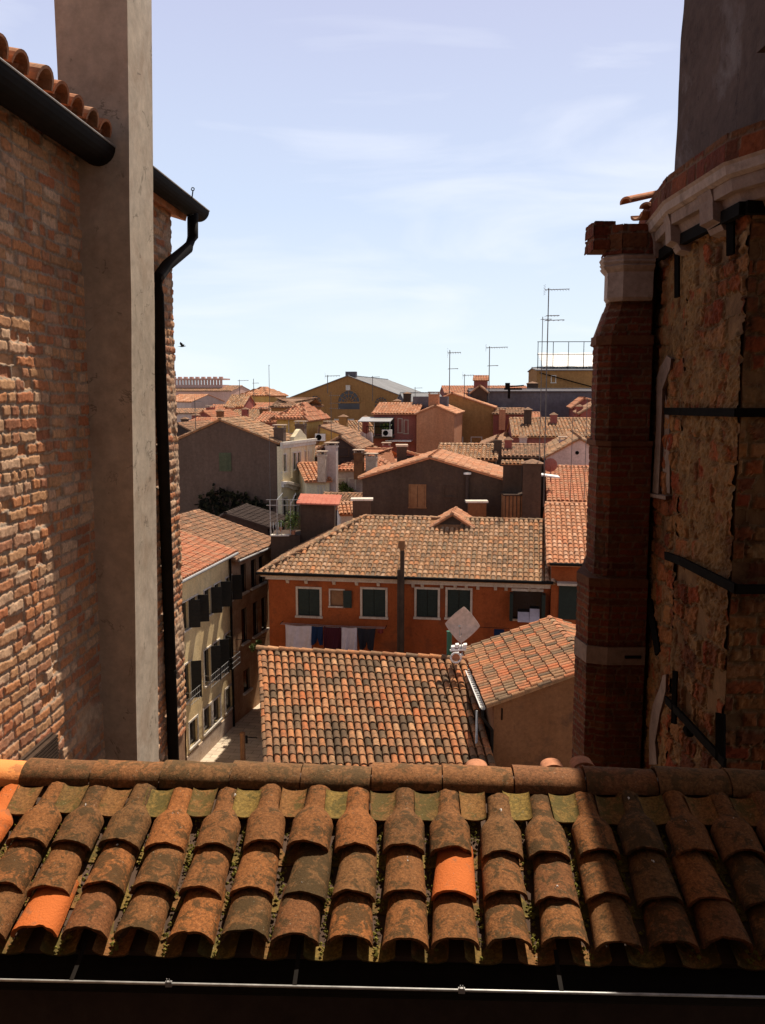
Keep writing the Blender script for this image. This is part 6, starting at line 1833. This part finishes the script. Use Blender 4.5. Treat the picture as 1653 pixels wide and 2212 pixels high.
# ---- centre cluster -------------------------------------------------------------------------
C9 = house('red_roof_house', 'house with a hipped red tile roof and several chimneys in the middle of the town', 724, 856, 64, 1015, 972, 'hip', 'pale_wall', 'tile_red', depth=9, hipl=3.5, hipr=3.5, pitch=.28, exp=.45, seg=5, over=.35)
for (px, yb, yt, Y, w_, mt) in ((776, 1005, 978, 63, .65, 'ochre_shade'), (803, 1010, 986, 63, .75, 'shade_trim')):
    b_ = at(px, yb, Y); t_ = at(px, yt, Y); chimney(C9.root, (b_[0], Y, b_[2] - 1), w_, .7, t_[2] - b_[2] + 1, mt, 'slab')
for x0, y0, x1, y1 in ((733, 1035, 745, 1058), (755, 1034, 767, 1056)):
    q = C9.rect(x0, y0, x1, y1); w_ = C9.window(q, 'stone_trim', 'glass', .08)
plant('bushy green plants in a window box under the red hipped roof', 'plant', C9.L(C9.hit(744, 1062)[0], -.5, C9.hit(744, 1062)[1]), .42, 260, .08, pot=False)
plant('small leafy pot plant right of the window box', 'plant', C9.L(C9.hit(760, 1064)[0], -.5, C9.hit(760, 1064)[1]), .25, 120, .07, pot=False)
m = MB(); q = C9.rect(725, 1063, 773, 1067); C9.bx(m, q[0], q[1], -.8, 0, q[2], q[3]); m.build('window_box', M['iron'], C9.root)
D8 = house('attic_house', 'small dark attic house with a shallow gable and wide shutter', 694, 770, 66, 969, 946, 'gable', 'darker_wall', 'tile_brown', depth=6, pitch=.28, exp=.45, seg=4, frac=.55)
q = D8.rect(722, 968, 752, 984); D8.window(q, 'dark_wall', 'glass', .1)
S10 = house('small_house', 'small white and yellow house with a light tile roof beside the cream palace', 662, 712, 60, 1040, 1003, 'eave', 'cream_light', 'tile_orange', depth=7, pitch=.27, exp=.42, seg=5, hd=-14, over=.3)
for x0, x1 in ((688, 692), (696, 700)):
    q = S10.rect(x0, 1050, x1, 1068); S10.window(q, 'stone_trim', 'glass', .05)
b_ = at(692, 1028, 58); chimney(S10.root, (b_[0], 60, b_[2] - .6), .55, .55, 1.9, 'shade_trim', 'slab')
b_ = at(717, 1012, 61); chimney(C9.root, (b_[0], 61, b_[2] - 3), .75, .7, 4.6, 'pale_wall', 'slab')
fh('dark narrow infill house between the yellow annex and the red roofs', 662, 800, 70, 985, 968, 'eave', 'darker_wall', 'tile_brown', depth=5, pitch=.3, exp=.5, seg=4)
fh('house with reddish roof in front of the arched hall', 725, 815, 92, 938, 912, 'eave', 'ochre_wall', 'tile_tan', depth=9, pitch=.32, exp=.55, seg=4, hd=-14)
SRc = at(885, 1000, 57)
ck3 = thing('chimney_stack', 'grey-brown chimney stack with a sloping shoulder left of the knobbly roof strip', 'chimney', SRc)
m = MB(); x0, x1 = at(858, 1000, 57)[0], at(879, 1000, 57)[0]; z1_ = at(868, 965, 57)[2]; z2_ = at(890, 980, 57)[2]; x2 = at(902, 1000, 57)[0]
m.box(x0, x1, 57, 58, 10, z1_); m.box(x1, x2, 57.003, 58, 10, z2_ - .2); m.build('shaft', M['dark_wall'], ck3)
m = MB(); m.box(x0 - .08, x1 + .08, 56.9, 58.1, z1_, z1_ + .12); m.build('cap', M['shade_trim'], ck3)
m = MB(); slab(m, [(x1, 56.9, z2_ + .15), (x2 + .1, 56.9, z2_ - .1), (x2 + .1, 58.1, z2_ - .1), (x1, 58.1, z2_ + .15)], .08); caps(m, (x1 + .02, 57.1, z2_ + .18), (x2 + .1, 57.1, z2_ - .06), .12, .3); m.build('shoulder', M['tile_orange'], ck3)
fh('tiny red roofed dormer house left of the dark gable', 896, 930, 58, 1000, 986, 'eave', 'dark_wall', 'tile_orange', depth=3, pitch=.28, exp=.42, seg=4)
# translucent sheet on scaffold poles
m = MB(); a_ = at(778, 975, 76); b_ = at(806, 935, 76)
NU, NV = 10, 8; V = []
for j in range(NV + 1):
    for i in range(NU + 1):
        V.append((a_[0] + (b_[0] - a_[0]) * i / NU, 76 + .25 * math.sin(i * 1.3 + j), a_[2] - 1 + (b_[2] - a_[2] + 1) * j / NV + .1 * math.sin(i)))
V = np.array(V); n_ = len(V); Q = [(j * (NU + 1) + i, j * (NU + 1) + i + 1, (j + 1) * (NU + 1) + i + 1, (j + 1) * (NU + 1) + i) for j in range(NV) for i in range(NU)]
m.add(np.vstack([V, V + (0, .03, 0)]), quads=Q + [tuple(k + n_ for k in q_[::-1]) for q_ in Q])
tag(m.build('tarpaulin', M['pale_wall'], smooth=True), 'crumpled pale tarpaulin hanging left of the dark red house', 'tarpaulin')

# ---- terrace in front of the palace ------------------------------------------------------------
tw = thing('walled_terrace', 'grey walled roof terrace with a red sheet canopy left of the orange roof ridge', 'terrace', at(690, 1170, 47))
m = MB(); a_ = at(649, 1120, 47.0); b_ = at(722, 1095, 47.0); m.box(a_[0], b_[0], 47, 48.6, 6.0, b_[2] + .25)
a2_ = at(585, 1160, 46.6); b2_ = at(649, 1150, 46.6); m.box(a2_[0], a_[0] - .003, 46.6, 48.6, 6, at(620, 1157, 46.6)[2]); m.build('wall', M['dark_wall'], tw)
m = MB(); a_ = at(641, 1088, 46.6); b_ = at(733, 1090, 46.6)
m.obox(np.array([a_[0], 46.4, a_[2]]), (b_[0] - a_[0], -.2, -.05), (.1, 1.6, .32), (0, 0, .07))
for k in range(9):
    f = k / 9; m.obox(np.array([a_[0] + (b_[0] - a_[0]) * f, 46.4 - .2 * f, a_[2] + .07 - .05 * f]), (.03, 0, 0), (.1, 1.6, .32), (0, 0, .02))
m.build('canopy', M['red_sheet'], tw)
m = MB(); z_ = at(600, 1080, 46.6)[2]; zb_ = at(620, 1158, 46.6)[2]
x_ = [at(px, 1100, 46.6)[0] for px in (583, 598, 627, 648)]
for x in x_[:3]: m.tube([(x, 46.7, zb_), (x, 46.7, z_)], .025, 5)
for z in (z_, z_ - .3): m.tube([(x_[0] - .2, 46.7, z), (x_[3], 46.7, z)], .02, 5)
m.tube([(x_[1], 46.7, z_), (x_[1] + .2, 47.7, z_ + .25)], .02, 5); m.tube([(x_[2], 46.7, z_ - .3), (x_[2] + .25, 47.2, z_ + .3)], .02, 5)
m.build('pole_frame', M['grey_metal'], tw)
m = MB()
for k in range(5):
    x = x_[0] + .03 + k * .14; m.tube([(x, 46.65, zb_), (x + .05, 46.5, zb_ + .25), (x + .02, 46.45, zb_ + .5), (x, 46.62, zb_ + .75)], .02, 5)
m.build('railing', M['grey_metal'], tw)
m = MB(); p0 = at(584, 1157, 46.5); p1 = at(625, 1158, 46.5); m.obox((p0[0], 46.4, p0[2] - .02), (p1[0] - p0[0], 0, 0), (0, .4, 0), (0, 0, .06)); m.build('coping', M['stone_trim'], tw)
plant('tall leafy shrub on the walled terrace under the palace front', 'plant', at(632, 1145, 46.9), .42, 420, .07, squash=1.35)
plant('smaller yellowish shrub left of the tall one on the terrace', 'plant', at(607, 1138, 46.9), .2, 120, .06)
fh('narrow tiled roof tip with white verge left of the orange house ridge', 736, 772, 48.6, 1112, 1090, 'eave', 'white_wall', 'tile_orange', depth=2.2, hd=-8, pitch=.24, exp=.36, seg=5, over=.15)
# filler blocks of the town, seen between the roofs
fh('dark house behind the terrace wall', 690, 790, 55, 1085, 1070, 'eave', 'darker_wall', 'tile_brown', depth=4, seg=4)
fh('shaded house between palace front and red hipped roof', 668, 735, 66, 1040, 1025, 'eave', 'pale_wall', 'tile_brown', depth=4, seg=4)

# ---- antennas and birds ----------------------------------------------------------------------
def ant(label, px, yt, yb, Y, els, r=.022, hd=0):
    b_ = at(px, yb, Y); t_ = at(px, yt, Y); antenna(label, b_, t_[2] - b_[2], els, r=r, hd=hd)
ant('tallest antenna mast with three arms in front of the tan house', 1174, 622, 1095, 49.2, [(.10, 1.15, 9, .28, 'x'), (1.50, .6, 5, .55, 'h'), (1.75, .9, 5, .4, 'h')], .030)
ant('antenna mast just left of the tallest one with a single bar', 1163, 684, 1090, 50.5, [(.15, .5, 4, .4, 'h')], .022)
ant('thin guy mast right of the tallest antenna', 1232, 905, 1092, 49.5, [(.1, .2, 2, .15, 'h')], .016)
ant('thin guy mast nearest the buttress', 1262, 860, 1085, 49.5, [(.1, .5, 3, .15, 'h')], .016)
ant('tall antenna left of the red turret with a cross bar halfway', 971, 756, 850, 95, [(.3, 1.2, 6, .5, 'x'), (2.0, .9, 2, .9, 'h')], .045)
ant('tall antenna right of the red turret with a long top arm', 1056, 748, 870, 92, [(.15, 1.9, 9, .35, 'x'), (2.0, .9, 2, .9, 'h')], .045)
ant('short antenna between the two tall ones', 1003, 808, 862, 95, [(.15, 1.0, 5, .4, 'x')], .035)
ant('antenna above the left slope of the arched hall', 708, 810, 850, 120, [(.15, 1.7, 6, .4, 'x')], .05)
ant('antenna over the right slope of the arched hall', 805, 812, 866, 110, [(.15, .9, 5, .4, 'h')], .04)
ant('antenna behind the pinkish roof with three cross bars', 549, 818, 880, 120, [(.6, .7, 4, .6, 'h'), (1.4, .8, 4, .8, 'h'), (2.0, .5, 3, .7, 'h')], .04)
ant('bent antenna left of the far ochre palace', 518, 820, 862, 125, [(.15, 1.3, 4, .3, 'h')], .04)
ant('very tall thin pole behind the pinkish roof', 583, 788, 905, 110, [(.1, .1, 2, .1, 'h')], .03)
ant('antenna at the end of the grey wing', 897, 836, 862, 120, [(.15, 1.0, 4, .4, 'h')], .035)
ant('antenna mast with a row of bars between the hall windows', 716, 846, 975, 68, [(.3, .7, 6, .9, 'h'), (.9, .7, 6, .9, 'h'), (1.3, .7, 6, .9, 'h')], .025)
ant('thin mast in front of the cream palace corner', 584, 940, 1080, 57, [(.1, .1, 2, .1, 'h')], .018)
ant('short antenna on the left roofs', 423, 860, 940, 84, [(.3, .6, 4, .5, 'h')], .03)
ant('small antenna on the grey skyline wall', 1268, 868, 905, 90, [(.15, .8, 8, .25, 'h')], .03)
bp = at(394, 748, 62)
bd = thing('bird', 'small dark bird flying in the sky beside the corner of the brick house', 'bird', bp)
m = MB()
body = [(-.20, .012), (-.12, .035), (-.02, .055), (.08, .050), (.15, .028), (.19, .030), (.22, .020), (.245, .006)]
pts_ = [bp + np.array([x, 0, .02 * math.sin(x * 6)]) for x, r_ in body]
m.tube(pts_, [r_ for x, r_ in body], 10)
for sg, tip in ((1, (-.10, -.20, .30)), (-1, (.06, .24, .16))):       # wings raised in mid-beat
    root0, root1 = bp + np.array([.09, -.03 * sg, .02]), bp + np.array([-.07, -.03 * sg, .02])
    tp = bp + np.array(tip); mid = (root0 + tp) / 2 + np.array([.04, 0, .04]); mid2 = (root1 + tp) / 2 + np.array([-.07, 0, 0.0])
    V = np.array([root0, root1, mid2, tp, mid])
    m.add(np.vstack([V, V - np.array([0, 0, .010])]), polys=[[0, 1, 2, 3, 4], [9, 8, 7, 6, 5]], quads=[(0, 5, 6, 1), (1, 6, 7, 2), (2, 7, 8, 3), (3, 8, 9, 4), (4, 9, 5, 0)])
m.add(np.array([bp + (-.16, -.02, 0), bp + (-.16, .02, 0), bp + (-.32, .05, -.02), bp + (-.32, -.05, -.02), bp + (-.16, -.02, .012), bp + (-.16, .02, .012), bp + (-.32, .05, -.012), bp + (-.32, -.05, -.012)]), quads=[(3, 2, 1, 0), (4, 5, 6, 7), (0, 1, 5, 4), (1, 2, 6, 5), (2, 3, 7, 6), (3, 0, 4, 7)])
m.build('body', M['iron'], bd)

# ---- more chimneys and roof clutter of the town ---------------------------------------------------
SMALL = [('ochre_house_chimney', 455, 898, 880, 108, 1.0, 'red_wall'), ('', 476, 905, 888, 100, .8, 'ochre_shade'), ('', 500, 895, 880, 118, .9, 'salmon_wall'),
         ('', 530, 900, 884, 104, .8, 'red_wall'), ('', 571, 905, 884, 92, .9, 'ochre_shade'), ('', 400, 925, 905, 90, .7, 'dark_wall'), ('', 424, 915, 897, 98, .8, 'red_wall'),
         ('', 705, 935, 915, 84, .7, 'red_wall'), ('', 742, 925, 900, 88, .9, 'ochre_wall'), ('', 790, 925, 902, 90, .7, 'red_wall'), ('', 858, 885, 866, 100, .9, 'ochre_wall'),
         ('', 1085, 905, 885, 96, .8, 'salmon_wall'), ('', 1140, 915, 885, 78, .8, 'dark_wall'), ('', 1196, 918, 896, 78, .7, 'red_wall'), ('', 1215, 975, 950, 64, .6, 'pale_wall'),
         ('', 1098, 975, 950, 64, .6, 'red_wall'), ('', 1130, 968, 945, 66, .65, 'pale_wall'), ('', 835, 985, 962, 70, .7, 'red_wall'), ('', 1150, 850, 828, 108, 1.6, 'dark_wall'),
         ('', 880, 862, 850, 125, 1.2, 'dark_wall'), ('', 1252, 895, 878, 84, .7, 'red_wall')]
WORDS = ['by the pinkish roof top left', 'on the brown roof behind the grey gable ridge', 'left of the far ochre palace', 'above the grey gable roof', 'left of the yellow hip roof', 'at the far left roofs',
         'over the left orange roofs', 'right of the yellow air conditioner wall', 'on the roof below the arched hall', 'below the right hall window', 'left end of the red house roof', 'right of the ochre gable',
         'left end of the large brown roof', 'on the large brown roof', 'on the left slope of the pale pink gable', 'at the foot of the small brown gable', 'between brown gable and pink gable', 'left of the knobbly roof strip',
         'at the left edge of the tan house', 'on the grey wing behind the salmon gable', 'beside the buttress under the grey wall']
for (nm, px, yb, yt, Y, w_, mt), wd in zip(SMALL, WORDS):
    b_ = at(px, yb, Y); t_ = at(px, yt, Y)
    rt = thing('chimney', 'small plastered chimney ' + wd, 'chimney', (b_[0], Y, b_[2] - 1.2), 'chimneys scattered over the rooftops')
    chimney(rt, (b_[0], Y, b_[2] - 1.2), w_ * .85, w_ * .8, t_[2] - b_[2] + 1.2, mt, 'slab' if px % 2 else 'pent', name='shaft')
